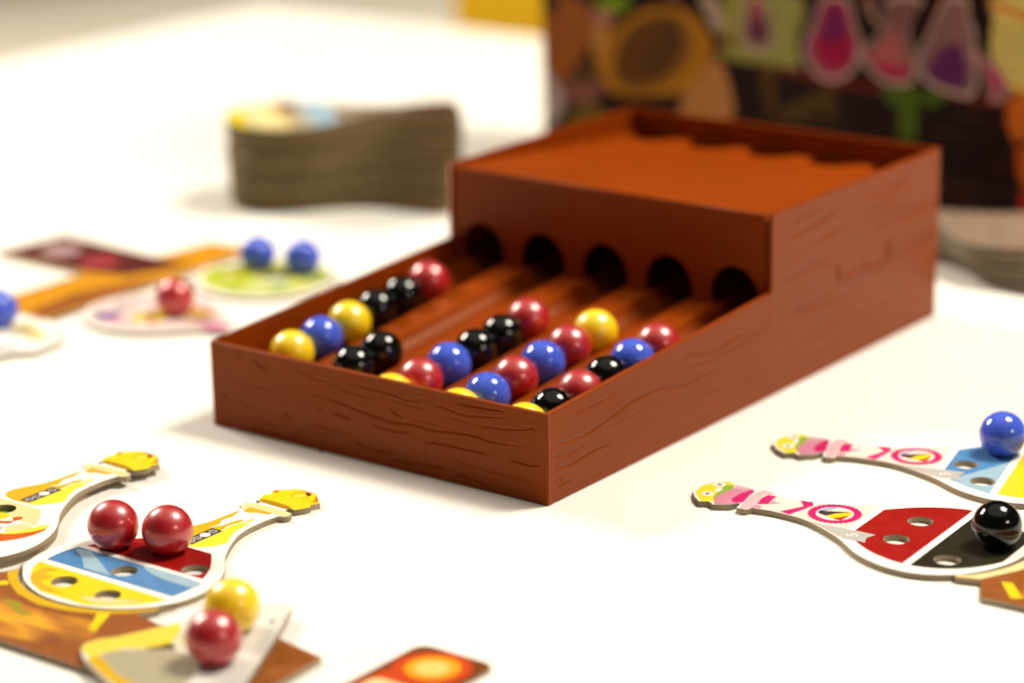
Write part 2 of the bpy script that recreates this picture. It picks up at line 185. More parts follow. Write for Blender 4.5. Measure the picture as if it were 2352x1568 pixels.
P = {'b_head':[(-3.9,74.2),(2.6,75.4),(7.4,73.2),(10.6,69.6),(9.0,66.4),(5.2,65.1),(1.8,65.8),(-3.0,66.4),(-8.4,64.9),(-10.5,68.4)],'b_green':[(-8.0,65.0),(-4.8,66.9),(-0.8,67.7),(7.2,68.8),(7.9,66.3),(5.2,65.1),(1.8,65.8),(-3.0,66.4)],'b_eye':[(6.3,70.7),(-3.2,69.9)],'b_pupil':[(6.4,70.7),(-3.2,70.0)],'b_beak':[(-0.3,69.1),(2.9,69.7),(3.7,68.6),(2.3,67.6),(0.6,67.9)],'b_scarf':[(-7.5,65.2),(-3.4,66.5),(1.5,65.7),(4.9,65.0),(5.7,62.4),(7.9,58.8),(6.1,57.7),(-3.0,56.4),(-5.3,57.4),(-7.7,58.6),(-10.6,63.5)],'b_scarflite':[(5.2,65.1),(8.8,66.1),(8.7,62.0),(8.1,59.0),(6.0,62.5)],'b_hot':[(-5.2,60.1),(-2.8,61.0),(2.1,60.9),(7.1,59.1),(5.9,57.6),(2.8,57.8),(-4.5,56.4),(-6.0,58.3)],'b_collar':[(-9.5,55.1),(-5.3,55.9),(5.7,56.8),(9.3,55.9),(9.0,52.4),(7.4,51.6),(5.1,54.0),(-0.7,52.5),(-3.3,52.0),(-8.9,52.3),(-10.4,54.1)],'b_block':[(-3.3,51.8),(2.7,53.0),(6.0,52.5),(6.0,49.3),(3.0,49.4),(-2.0,48.5)],'b_tri':[(-1.9,48.4),(1.5,48.9),(1.1,45.2)],'b_shade':[(-8.2,51.9),(-3.9,51.7),(-4.0,49.5),(-6.5,48.8),(-7.0,51.1)],'b_ribA':[(6.6,41.2),(7.3,37.0),(3.8,35.2),(2.2,37.7)],'b_ribB':[(-5.8,42.2),(2.1,37.9),(3.1,35.7),(-6.6,38.3)],'b_emblue':[(0.6,32.3),(2.4,31.5),(7.4,28.4),(6.6,27.9),(2.2,30.2),(0.0,30.3)],'b_emdark':[(-0.8,31.2),(1.4,31.2),(5.0,22.2),(3.0,23.3),(1.1,26.0),(-1.8,27.8)],'b_emyel':[(-1.8,27.7),(1.5,25.9),(4.9,22.0),(1.9,21.3),(-2.7,24.7)],'b_emred':[(-2.9,24.6),(1.9,21.3),(-3.1,22.0)],'b_red':[(-8.3,14.2),(16.1,14.4),(20.4,9.2),(23.6,3.3),(27.5,-10.3),(-25.5,-10.3),(-25.1,-3.4),(-23.3,3.1),(-16.8,11.2)],'b_gray':[(-9.3,24.7),(-8.7,14.0),(-9.1,6.9),(-12.9,8.3),(-16.8,6.9),(-16.5,11.4),(-16.8,14.1),(-14.6,18.2),(-8.6,29.8)],'b_five':[(-12.8,13.0)],'b_hole':[(9.1,0.1),(-9.0,-0.1),(-16.8,-20.7)],'b2_blue':[(-8.3,15.0),(15.8,15.1),(19.9,8.6),(8.1,-4.8),(-26.3,-4.7),(-22.9,2.5),(-17.2,11.5)],'b2_yel':[(-27.0,-7.2),(11.7,-8.2)],'b2_gray':[(-10.0,29.4),(-9.3,14.8),(-9.2,8.0),(-12.6,9.6),(-16.5,7.8),(-15.6,13.3),(-15.5,17.7)],'b2_hole':[(-1.4,8.7),(-15.8,-0.2)],'b2_stripe':[(-8.8,0.6)],'b2_light':[(-20.1,10.1),(8.1,-4.8),(-26.3,-4.7),(-22.9,2.5)],'a_stop':[(-7.7,58.8),(-9.7,63.3),(-8.2,65.3),(-10.0,68.3),(-4.4,73.6),(-1.7,74.2),(4.2,73.7),(10.8,67.7),(9.7,64.4),(10.9,63.0),(8.7,58.5),(7.0,58.7),(-6.7,60.4)],'a_stopd':[(-7.6,59.3),(-6.2,60.5),(-0.9,60.5),(3.8,60.0),(7.0,58.7),(6.1,57.4),(1.9,57.3),(-6.5,57.8)],'a_or1':[(-9.7,68.2),(-8.2,69.7),(-7.3,67.7),(-8.1,66.8)],'a_or2':[(-3.2,73.7),(2.7,73.6),(4.1,70.6),(1.8,71.1),(0.9,73.0)],'a_or3':[(5.0,72.9),(9.5,68.7),(7.7,66.3),(7.9,68.6)],'a_jewel':[(-1.6,67.4),(-2.8,71.1),(0.2,73.2),(3.5,71.9),(4.3,69.7),(1.7,67.2)],'a_jeweli':[(-0.2,66.9),(-1.1,69.8),(1.2,71.4),(2.8,70.8),(2.4,67.7)],'a_rays':[[(-3.2,61.0),(-1.6,67.0),(-1.3,66.7),(-2.5,60.5)],[(-0.3,61.0),(1.4,67.0),(1.7,66.6),(0.4,60.5)],[(2.7,60.6),(4.4,66.6),(4.7,66.2),(3.4,60.1)],[(5.2,60.2),(6.8,66.2),(7.1,65.8),(5.9,59.7)],[(7.5,59.1),(9.2,65.0),(9.5,64.7),(8.2,58.6)]],'a_collar':[(-9.2,52.4),(-9.4,54.8),(-1.3,56.2),(8.8,55.5),(10.0,54.6),(9.9,52.1),(7.9,51.4),(4.1,52.0),(-5.6,52.1),(-4.8,48.6),(-7.8,50.4)],'a_win':[(-4.7,48.0),(-5.4,51.9),(4.4,51.9),(4.0,50.6),(-1.4,49.2),(-1.9,48.3)],'a_gold':[(-12.7,24.1),(-9.3,30.1),(-6.6,34.6),(-5.2,37.2),(-6.3,41.2),(-4.9,44.8),(-4.5,41.0),(-3.5,36.4),(-3.0,31.4),(-2.1,34.7),(-3.4,39.8),(-2.0,44.1),(-0.9,46.6),(-1.5,40.1),(0.6,36.6),(1.3,32.4),(1.0,30.2),(5.0,19.4),(-1.5,12.4)],'a_yel':[(5.0,19.4),(2.2,29.7),(1.0,36.1),(-1.4,40.5),(-0.8,45.6),(1.3,45.7),(2.0,40.2),(3.7,40.7),(4.8,42.1),(5.8,40.7),(4.3,37.1),(6.6,33.4),(9.6,29.6),(10.4,27.3),(7.7,23.2)],'a_lab':[(-3.2,29.6),(2.4,29.5),(2.5,18.9),(-3.2,18.9)],'a_icons':[(-0.3,29.2),(-0.5,26.0),(-0.3,22.4),(-0.0,19.5)],'a_redb':[(-27.3,-2.4),(-26.2,1.8),(2.5,15.1),(14.9,14.7),(18.5,10.4),(25.5,-1.7)],'a_hole':[(17.4,2.0),(0.4,-11.0),(-8.7,-27.4),(9.9,-27.8)],'a_bluestrip':[(-25.6,-6.3),(-20.0,-5.1),(-0.2,-16.1),(-11.7,-16.4),(-17.5,-11.2)],'a_bluestrip2':[(2.7,-5.5),(7.5,-4.2),(25.5,-4.8),(26.6,-9.0),(19.2,-9.2),(12.5,-8.9)],'a_yd':[(-22.5,-26.9),(-19.7,-24.9),(-16.3,-30.7),(-13.9,-27.0),(-7.8,-34.6),(-1.4,-34.1),(2.7,-31.3),(1.8,-36.7),(-4.2,-38.0),(-11.5,-35.2)],'a_yl':[(-11.9,-30.6),(-4.4,-36.2),(0.4,-35.8),(-0.5,-31.6),(-5.4,-31.0)],'ring':[(-98.2,-139.7),(-93.5,-146.6),(-84.5,-152.1),(-72.9,-154.8),(-61.5,-153.5),(-52.6,-149.7),(-45.5,-144.3),(-41.5,-136.9)],'leg1':[(-55.2,-152.4),(-52.8,-151.9),(-46.2,-162.4),(-46.1,-163.6)],'leg2':[(-88.7,-158.6),(-86.5,-155.1),(-83.7,-153.8),(-85.3,-159.5)],'gold1':[(-85.7,-159.2),(-80.4,-160.7),(-74.1,-158.9),(-66.7,-160.3),(-60.8,-158.7),(-50.5,-159.2),(-44.0,-163.4),(-45.8,-168.3),(-56.8,-169.7),(-69.9,-173.8)],'gold2':[(-74.5,-169.5),(-66.4,-168.9),(-61.2,-167.8),(-49.6,-162.3),(-43.2,-166.4),(-50.5,-170.3),(-61.8,-173.2),(-68.3,-175.2)],'bolive':[(-75.5,-166.4),(-73.6,-163.8),(-67.7,-165.4),(-65.3,-164.4),(-63.7,-166.4),(-69.7,-167.4)],'bk_gray':[(-22.6,-176.8),(-22.8,-170.0),(-18.4,-163.4),(-19.5,-152.1),(-15.9,-137.3),(-6.6,-130.9),(-1.1,-143.0),(9.5,-167.1),(14.0,-175.2),(7.1,-178.9),(-8.8,-178.7)],'bk_yel':[(-34.1,-174.5),(-36.6,-170.2),(-33.5,-164.8),(-26.7,-150.3),(-23.2,-144.2),(-19.5,-150.9),(-19.8,-161.9),(-23.5,-169.3),(-22.9,-177.0),(-20.7,-181.9),(-26.4,-180.0)],'bk_cyan':[(7.7,-174.1),(7.6,-168.5),(11.4,-164.7),(17.1,-173.1),(12.7,-178.3)],'bk_dot':[(-4.1,-129.8)],'peg':[(-29.9,-131.8)],'marb':[(-88.1,-109.1),(-70.8,-102.8),(-9.3,-140.3),(2.0,-160.2),(100.0,124.1),(137.2,46.0),(-271.5,161.7),(-251.4,168.0),(-253.0,91.2),(-300.5,39.0)],'far':{'rb':[(-279.1,70.4),(-280.7,76.9),(-273.3,79.5),(-267.9,70.3)],'yb':[(-266.4,78.8),(-264.8,89.7),(-253.8,91.0),(-250.9,77.9),(-257.7,74.9)],'ob':[(-251.6,96.3),(-250.0,105.0),(-240.4,99.9),(-239.9,89.0)],'rd':[(-235.6,84.4),(-236.9,91.0),(-220.9,89.1),(-223.4,81.6)],'gy':[(-284.0,134.5),(-293.1,153.8),(-289.3,172.0),(-279.0,171.8),(-261.4,149.5),(-270.6,135.1)],'db1':[(-372.8,132.0),(-377.5,144.4),(-366.9,145.0),(-356.4,129.4)],'db2':[(-346.2,140.6),(-339.1,149.7),(-325.9,136.4),(-336.6,133.8)]},'gf':[[(-47.19,25.55),(-43.22,25.98),(-38.94,25.29),(-33.27,24.87),(-27.6,25.64),(-21.99,26.28),(-15.72,27.28)],[(-65.6,21.24),(-63.43,19.83),(-60.15,18.94)],[(-56.47,19.33),(-49.91,19.36),(-44.14,19.26)],[(-97.97,15.54),(-95.68,15.04)],[(-91.06,15.28),(-87.28,14.45),(-82.73,14.26)],[(-41.16,22.8),(-34.74,22.82),(-30.51,22.14)],[(-29.44,22.52),(-23.47,22.6),(-17.19,23.09),(-9.57,24.37),(-6.47,25.54),(-3.76,24.61)],[(-103.91,20.93),(-97.0,19.72),(-89.35,19.28),(-81.8,18.23),(-74.32,17.19),(-64.66,16.58),(-55.81,17.35),(-49.27,16.79),(-39.87,17.69),(-30.6,18.28),(-23.58,17.57),(-16.59,18.04),(-6.58,18.94)],[(-101.34,25.71),(-93.63,25.85),(-85.32,24.3),(-77.81,23.53),(-69.58,23.82)],[(-81.43,26.82),(-75.43,26.69),(-67.24,26.66),(-62.1,26.09),(-56.99,25.53),(-49.65,27.47)],[(-127.15,27.98),(-124.06,26.34),(-120.18,24.85)],[(-144.26,25.65),(-140.94,26.54),(-139.81,25.16),(-141.16,23.04),(-139.6,22.05)],[(-132.63,30.16),(-133.19,27.56)],[(-143.43,13.15),(-141.07,11.68),(-138.66,11.17)],[(-134.53,12.24),(-132.2,10.77),(-129.03,9.78)],[(-113.82,11.04),(-111.53,9.59),(-109.98,9.26)],[(-65.88,3.57),(-59.98,2.92),(-52.59,4.09),(-46.76,4.04),(-42.4,4.61)],[(-42.99,9.31),(-37.98,8.5),(-30.87,7.52),(-23.82,7.15),(-16.81,7.09),(-9.88,7.02),(-3.36,6.29)],[(-39.55,3.68),(-33.83,3.34),(-28.15,2.7),(-24.64,1.92),(-22.54,1.46)],[(-15.67,12.34),(-11.85,12.8),(-7.72,12.45),(-2.57,13.48)],[(-102.13,9.81),(-92.9,8.77),(-82.22,8.35)],[(-107.48,27.08),(-98.19,26.88)],[(-82.3,6.49),(-74.81,4.87),(-63.57,5.86)],[(-129.24,6.27),(-122.83,6.21),(-117.33,4.74)],[(-74.44,14.12),(-65.52,13.38),(-56.63,14.48)],[(-52.32,12.29),(-43.61,12.78),(-33.58,12.95),(-23.68,13.11)],[(-136.56,18.81),(-126.94,18.02),(-115.04,17.68)],[(-127.06,2.25),(-115.1,2.02),(-105.59,3.23)],[(-37.44,28.23),(-27.53,28.59),(-16.37,29.2)],[(-66.58,24.67),(-55.58,23.99),(-49.75,24.47)]],'gr':[[(14.25,27.94),(24.28,27.47),(37.07,27.84)],[(1.82,20.82),(16.61,18.5),(31.84,19.6),(47.5,22.28),(63.55,22.66),(80.08,19.84),(94.2,20.54),(113.09,19.7)],[(26.72,18.72),(46.16,17.95),(66.28,18.75)],[(60.85,29.7),(74.49,27.71),(87.06,25.24),(101.34,24.79),(120.39,25.67),(135.4,28.56),(153.99,28.22)],[(81.41,29.51),(84.21,29.99),(99.87,26.79),(112.93,28.78),(130.88,27.19)],[(85.8,6.55),(94.37,5.4),(113.31,6.83)],[(80.11,15.0),(97.15,13.65),(113.22,11.82),(131.26,10.39),(148.22,11.03)],[(138.46,28.65),(161.93,27.14),(178.1,25.81),(203.06,25.97)],[(66.29,10.77),(80.14,10.96),(101.53,10.01),(116.26,7.69)],[(2.7,20.5),(10.23,18.92),(19.83,18.54),(29.7,18.72)],[(4.42,11.53),(14.89,10.51),(20.71,11.18),(29.63,11.58),(36.48,10.81)],[(3.95,11.96),(3.0,11.36),(4.86,10.22)],[(4.81,7.0),(6.25,8.05),(7.65,6.74),(6.21,5.99)],[(5.24,4.52),(10.01,5.44),(12.88,4.88)],[(14.79,3.42),(22.55,2.89),(29.55,3.21)],[(2.62,16.44),(11.11,14.26),(20.76,15.32)],[(146.94,56.56),(165.62,59.17),(184.92,60.13)],[(144.02,50.6),(169.07,51.71),(193.45,53.22),(218.85,53.03)],[(142.72,41.78),(161.43,42.48),(180.79,40.62)],[(154.35,16.26),(178.5,15.36),(203.51,16.21),(235.01,13.98)],[(170.56,9.57),(195.35,9.42),(221.16,8.35),(247.97,8.16)],[(210.62,46.08),(229.51,49.04),(254.5,50.05)],[(202.69,33.91),(228.61,33.34),(255.48,34.57)],[(123.8,4.82),(146.84,4.58),(170.78,3.46)]],'emblem':[(185.78,39.06),(186.77,34.96),(190.17,32.89),(197.68,32.89),(204.45,32.64),(206.06,34.46),(210.46,31.7),(218.22,31.7),(225.13,32.79),(224.77,39.49)],'art':{'post':[(-293.6,82.5),(-265.8,84.9),(-264.7,62.4),(-274.7,49.4),(-280.1,42.3),(-286.8,44.9),(-292.6,55.3)],'postdark':[(-293.5,84.7),(-282.2,85.7),(-284.4,75.2),(-292.3,77.7)],'greys':[(-292.4,47.6),(-286.1,43.3),(-280.2,34.6),(-283.0,25.4),(-291.8,18.8)],'mauve':[(-280.1,41.2),(-273.4,46.3),(-260.3,46.6),(-256.4,39.9),(-264.3,34.7),(-278.9,33.6)],'brownblob':[(-278.1,44.7),(-272.0,51.4),(-261.5,54.1),(-258.9,47.8),(-266.9,42.6)],'pinkbit':[(-263.3,79.3),(-252.2,80.8),(-249.7,75.7),(-256.2,72.9),(-261.4,74.1)],'greenleaf':[(-260.0,86.5),(-240.7,88.2),(-242.0,83.3),(-249.7,80.5),(-256.1,81.0)],'face':[(-209.1,42.4),(-196.8,57.5),(-189.4,64.6),(-184.5,55.6),(-181.3,45.5),(-182.4,34.8),(-209.0,31.7)],'tanleft':[(-263.3,71.7),(-252.3,73.3),(-253.7,59.2),(-260.2,55.3)],'olive':[(-269.6,33.6),(-260.4,34.0),(-253.9,26.6),(-280.4,20.7)],'limebg':[(-189.1,92.7),(-157.9,95.4),(-157.5,67.3),(-169.4,63.5),(-185.8,64.9),(-190.7,74.4)],'limebg2':[(-163.4,94.9),(-144.7,96.5),(-142.8,88.1),(-146.6,75.0),(-144.6,63.9),(-155.8,63.8),(-163.0,65.1)],'greyrib':[(-200.1,91.7),(-190.9,92.5),(-186.0,84.2),(-187.1,77.8),(-192.6,78.9),(-195.7,84.8)],'shelfbrown':[(-167.7,64.2),(-157.4,63.7),(-156.9,35.1),(-167.3,36.5),(-125.3,58.8),(-123.7,40.0),(-161.4,36.2)],'shelftop':[(-155.8,62.8),(-124.2,59.9),(-40.7,59.5),(-38.0,58.3),(-37.9,56.3),(-70.3,57.7),(-124.1,56.9),(-158.1,60.5)],'dripstem':[(-91.3,58.4),(-83.0,58.8),(-82.3,39.3),(-84.5,36.5),(-89.5,35.9),(-91.8,38.1)],'dripcap':[(-99.2,59.6),(-68.1,59.4),(-69.1,56.8),(-75.6,52.6),(-81.2,55.0),(-86.6,51.9),(-95.0,51.4),(-99.0,54.5)],'f1o':[(-174.0,94.0),(-165.7,94.7),(-161.4,86.4),(-158.3,77.5),(-160.6,71.6),(-166.5,68.4),(-173.7,70.3),(-177.4,77.2),(-175.1,86.2)],'f1i':[(-171.0,94.2),(-168.1,94.5),(-163.8,84.6),(-161.3,78.7),(-164.2,73.3),(-169.6,72.8),(-173.8,77.5),(-172.1,85.4)],'f1t':[(-171.0,94.2),(-167.5,94.6),(-165.0,86.1),(-171.5,85.5)],'f2o':[(-133.1,97.5),(-120.0,98.7),(-115.8,88.1),(-112.1,77.4),(-115.2,66.0),(-123.6,60.0),(-133.5,60.0),(-141.2,67.4),(-142.5,75.4),(-136.9,87.1)],'f2m':[(-129.7,97.8),(-122.8,98.4),(-118.6,87.8),(-115.5,77.0),(-117.5,67.7),(-125.4,63.4),(-133.6,65.1),(-138.4,73.8),(-134.0,85.4)],'f2i':[(-128.5,94.9),(-125.0,94.2),(-121.4,86.5),(-117.8,77.8),(-118.7,70.6),(-124.9,66.0),(-132.5,68.2),(-135.5,74.6),(-131.7,84.1)],'f2t':[(-128.5,94.9),(-125.0,94.2),(-121.4,86.5),(-120.1,81.1),(-126.9,77.9),(-133.9,78.8),(-131.7,84.1)],'f3o':[(-99.2,100.5),(-81.6,102.0),(-86.2,91.8),(-87.7,84.7),(-84.0,73.2),(-84.8,63.1),(-93.6,60.7),(-102.6,62.7),(-111.9,70.3),(-112.6,74.8),(-104.3,82.6),(-100.0,88.0)],'f3m':[(-95.6,89.9),(-93.7,83.6),(-87.2,68.8),(-92.6,64.3),(-99.3,65.6),(-108.0,71.7),(-107.5,75.8),(-100.9,79.5),(-97.1,84.8)],'f3i':[(-105.1,71.0),(-95.5,69.5),(-86.6,68.9),(-89.3,64.6),(-96.5,64.4),(-102.2,66.3)],'handle':[(-110.4,99.5),(-107.0,99.8),(-105.7,93.0),(-101.2,89.4),(-101.6,86.9),(-106.8,89.4),(-109.7,94.1)],'f4o':[(-69.7,103.0),(-59.5,103.9),(-57.5,93.4),(-54.7,88.8),(-53.6,61.5),(-64.9,59.8),(-77.0,62.9),(-84.5,71.1),(-83.0,77.2),(-77.8,86.6)],'f4i':[(-69.0,81.6),(-61.4,81.8),(-58.4,74.8),(-59.6,63.8),(-69.4,63.8),(-77.8,68.3),(-74.7,75.6)],'f4t':[(-64.2,100.6),(-61.5,99.9),(-60.9,82.4),(-69.0,82.6)],'orangeslit':[(-71.9,102.9),(-69.2,103.1),(-77.8,85.7),(-79.9,83.5)],'tube':[(-58.6,80.1),(-49.5,78.6),(-41.8,73.5),(-37.7,63.2),(-42.3,59.3),(-47.1,60.2),(-51.4,73.5),(-58.0,76.8)],'tubei':[(-47.1,73.0),(-41.7,71.1),(-39.3,65.0),(-43.6,65.5)],'paper':[(-47.9,104.9),(-19.4,107.4),(-17.4,65.9),(-37.3,66.2),(-42.4,73.5),(-47.4,80.8),(-46.0,98.4)],'lines':[[(-45.8,93.5),(-31.5,92.0),(-18.6,91.8),(-18.6,91.1),(-31.4,91.2),(-45.8,92.9)],[(-45.1,88.3),(-31.2,86.7),(-18.4,86.5),(-18.3,85.8),(-31.2,86.0),(-45.1,87.6)],[(-45.4,82.9),(-31.0,81.4),(-18.1,81.3),(-18.1,80.6),(-31.0,80.7),(-45.4,82.2)],[(-44.1,77.2),(-30.8,75.7),(-17.8,75.5),(-17.8,74.8),(-30.7,74.9),(-44.1,76.5)],[(-39.6,71.8),(-30.5,69.9),(-17.6,69.8),(-17.5,69.1),(-30.5,69.1),(-39.6,71.1)]],'cap1':[(-51.0,103.2),(-45.2,102.8),(-31.8,100.1),(-18.9,98.0),(-18.8,94.6),(-31.7,96.8),(-45.0,99.9)],'cap2':[(-37.3,65.7),(-17.4,65.5),(-17.2,62.6),(-36.1,62.9)],'column':[(-38.1,60.3),(-17.2,62.1),(-16.3,42.7),(-33.5,40.6)],'column2':[(-33.2,42.8),(-2.7,46.5),(-1.6,25.1),(-28.3,21.6),(-31.5,26.7)],'column3':[(-30.2,20.4),(-1.5,24.2),(-0.8,8.9),(-30.6,7.5)],'disc':[(-243.3,69.3),(-233.1,78.3),(-218.6,81.2),(-210.5,76.2),(-209.2,67.3),(-216.6,54.4),(-231.2,46.4),(-247.2,46.3),(-248.5,58.6)],'goldout':[(-260.2,53.1),(-250.4,69.2),(-235.6,81.2),(-218.6,85.9),(-205.6,84.5),(-195.7,76.5),(-192.5,67.4),(-196.8,57.5),(-205.4,47.1),(-221.7,42.1),(-249.9,40.1),(-256.3,47.0)],'goldin':[(-249.8,50.9),(-247.2,64.1),(-237.5,75.7),(-220.5,82.1),(-210.5,81.9),(-203.6,73.1),(-203.6,65.2),(-210.4,54.0),(-221.7,46.4),(-240.8,42.7)],'discd':[(-221.7,71.9),(-214.2,77.9),(-209.8,72.5),(-210.4,63.5),(-219.8,53.0),(-229.3,48.8),(-228.0,61.8)]}}
# ------------------------------------------------------------------ materials
M_TABLE = mat('white_laminate', (236, 233, 226), 0.42, var=0.02, vscale=25, bump=0.05, bscale=900)
M_FLOOR = mat('beige_floor', (226, 217, 196), 0.6, var=0.06, vscale=3)
M_WOOD = mat('brown_moulded_plastic', (131, 52, 2), 0.36, var=0.2, vscale=45, spec=0.19, stint=(1.0, 0.72, 0.42), bump=0.10, bscale=700, stretch=(0.35, 0.35, 2.2))
M_GREY = mat('greyboard_edge', (158, 141, 116), 0.9, var=0.14, vscale=900, bump=0.5, bscale=2500)
M_WHITE = mat('print_white', (238, 232, 224), 0.38, var=0.015)
M_PALE = mat('print_pale_pink', (238, 204, 194), 0.38, var=0.02)
def dim(rgb, k): return tuple(255*((1.055*(lin(rgb)[i]*k)**(1/2.4)-0.055) if lin(rgb)[i]*k > 0.0031308 else 12.92*lin(rgb)[i]*k) for i in range(3))
def pm(name, rgb, var=0.06, rough=0.36): return mat('print_'+name, dim(rgb, 0.76), rough, var=min(0.5, var*1.5), vscale=260, spec=0.4)
HOT = pm('hot_pink', (214, 34, 112)); MID = pm('mid_pink', (226, 146, 172)); LITE = pm('light_pink', (236, 190, 198))
YEL = pm('yellow', (250, 220, 12)); LIME = pm('lime', (158, 190, 60)); GREYR = pm('grey', (196, 194, 188), 0.03)
RED = pm('red', (168, 16, 10), 0.12); BLUE = pm('blue', (84, 142, 198), 0.2); BLUEL = pm('light_blue', (164, 196, 214), 0.12)
OLIVE = pm('black_olive', (40, 36, 18), 0.25); DARK = pm('dark', (78, 62, 70)); GOLD = pm('gold', (230, 184, 18))
GOLDD = pm('dark_gold', (188, 138, 6)); ORANGE = pm('orange', (226, 96, 14)); CREAM = pm('cream', (248, 228, 164))
LEMON = pm('lemon', (250, 238, 60)); SKY = pm('sky', (120, 170, 214)); BROWN = pm('brown', (158, 88, 30), 0.2)
AMBER = pm('amber', (222, 152, 14), 0.15); STONE = pm('stone', (186, 175, 146), 0.06); CYAN = pm('pale_cyan', (206, 220, 214))
GREEN = pm('green', (118, 160, 60), 0.15); MAROON = pm('maroon', (96, 32, 30), 0.2); BLACK = pm('black', (24, 22, 22), 0.1)
def board_print():
    M = bpy.data.materials.new('print_gold_wood'); M.use_nodes = True; nt = M.node_tree; bs = nt.nodes['Principled BSDF']
    tc = nt.nodes.new('ShaderNodeTexCoord'); mp = nt.nodes.new('ShaderNodeMapping'); mp.inputs['Scale'].default_value = (0.45, 1.3, 1)
    n = nt.nodes.new('ShaderNodeTexNoise'); n.inputs['Scale'].default_value = 55; n.inputs['Detail'].default_value = 5; n.inputs['Distortion'].default_value = 0.6
    cr = nt.nodes.new('ShaderNodeValToRGB'); e = cr.color_ramp.elements
    e[0].position = 0.34; e[0].color = lin(dim((140, 74, 22), 0.85)); e[1].position = 0.68; e[1].color = lin(dim((246, 196, 30), 0.85))
    m_ = e.new(0.5); m_.color = lin(dim((206, 134, 22), 0.85))
    nt.links.new(tc.outputs['Object'], mp.inputs[0]); nt.links.new(mp.outputs[0], n.inputs['Vector'])
    nt.links.new(n.outputs['Fac'], cr.inputs[0]); nt.links.new(cr.outputs[0], bs.inputs['Base Color']); bs.inputs['Roughness'].default_value = 0.38
    return M
GWOOD = board_print()
M_BALL = {
 'black': mat('marble_black', (6, 6, 5), 0.12, coat=0.15),
 'blue': mat('marble_blue', (68, 94, 212), 0.10, coat=0.2, var=0.05, vscale=90),
 'red': mat('marble_red_pearl', (188, 4, 22), 0.14, metal=0.15, coat=1.0, crough=0.38, cior=1.75, var=0.07, vscale=120, bump=0.03, bscale=500),
 'yellow': mat('marble_yellow_pearl', (255, 214, 6), 0.16, metal=0.0, coat=0.7, crough=0.40, cior=1.7, var=0.05, vscale=120, bump=0.03, bscale=500)}
BR = {'black': 7.75, 'blue': 7.95, 'red': 8.05, 'yellow': 8.1}

# ------------------------------------------------------------------ setting
tb = box('table', (-738, -950, -28), (950, 684, 0), M_TABLE, None, bev=3)
tag(tb, kind='structure')
fl = mesh('floor', [(-6000, -3000, -740), (4000, -3000, -740), (4000, 6000, -740), (-6000, 6000, -740)], [(0, 1, 2, 3)], M_FLOOR)
tag(fl, kind='structure')
cb = thing('cabinet', 'bright yellow cabinet standing beyond the far edge of the table', 'cabinet', (-500, 1000, -740))
M_CAB = mat('yellow_lacquer', (238, 186, 4), 0.5, var=0.03, vscale=8)
box('body', (-163, -190, 40), (163, 200, 860), M_CAB, cb, 4)
box('door', (-158, -206, 50), (158, -192, 850), M_CAB, cb, 3)
box('plinth', (-150, -180, 0), (150, 190, 39), mat('dark_plinth', (60, 58, 54), 0.6), cb, 2)

# ------------------------------------------------------------------ marble dispenser
W_, L_, H1, H2, HS, YS, T = 147.7, 265.0, 31.25, 39.3, 68.8, 138.1, 1.7
disp = thing('marble_dispenser', 'brown wood-grained plastic marble dispenser with five sloping tracks', 'dispenser')
def grooves(U, V, lines, depth, width):
    D = np.zeros(U.shape)
    for li, l in enumerate(lines):
        pts = np.array(spline(l, 5, False)) if len(l) > 2 else np.array(l, float)
        n = len(pts)
        lo, hi = pts.min(0)-3, pts.max(0)+3
        sel = np.where((U > lo[0]) & (U < hi[0]) & (V > lo[1]) & (V < hi[1]))
        if not len(sel[0]): continue
        u, v = U[sel], V[sel]
        best = np.full(u.shape, 1e9); tt = np.zeros(u.shape); sg = np.zeros(u.shape)
        for k in range(n-1):
            a, b = pts[k], pts[k+1]; d = b-a; L2 = max(d@d, 1e-9)
            t = np.clip(((u-a[0])*d[0]+(v-a[1])*d[1])/L2, 0, 1)
            dx, dy = u-a[0]-t*d[0], v-a[1]-t*d[1]
            q = dx*dx+dy*dy; mk = q < best
            best[mk] = q[mk]; tt[mk] = (k+t[mk])/(n-1); sg[mk] = np.sign(dy)[mk]
        dist = np.sqrt(best)
        taper = np.clip(np.minimum(tt, 1-tt)*6, 0.15, 1)
        wv = np.where(sg > 0, width*2.6, width*0.75)          # soft above, sharp below: a carved lip
        D[sel] = np.maximum(D[sel], depth*taper*(0.75+0.35*math.sin(li*2.1))*np.exp(-(dist/wv)**2))
    return D
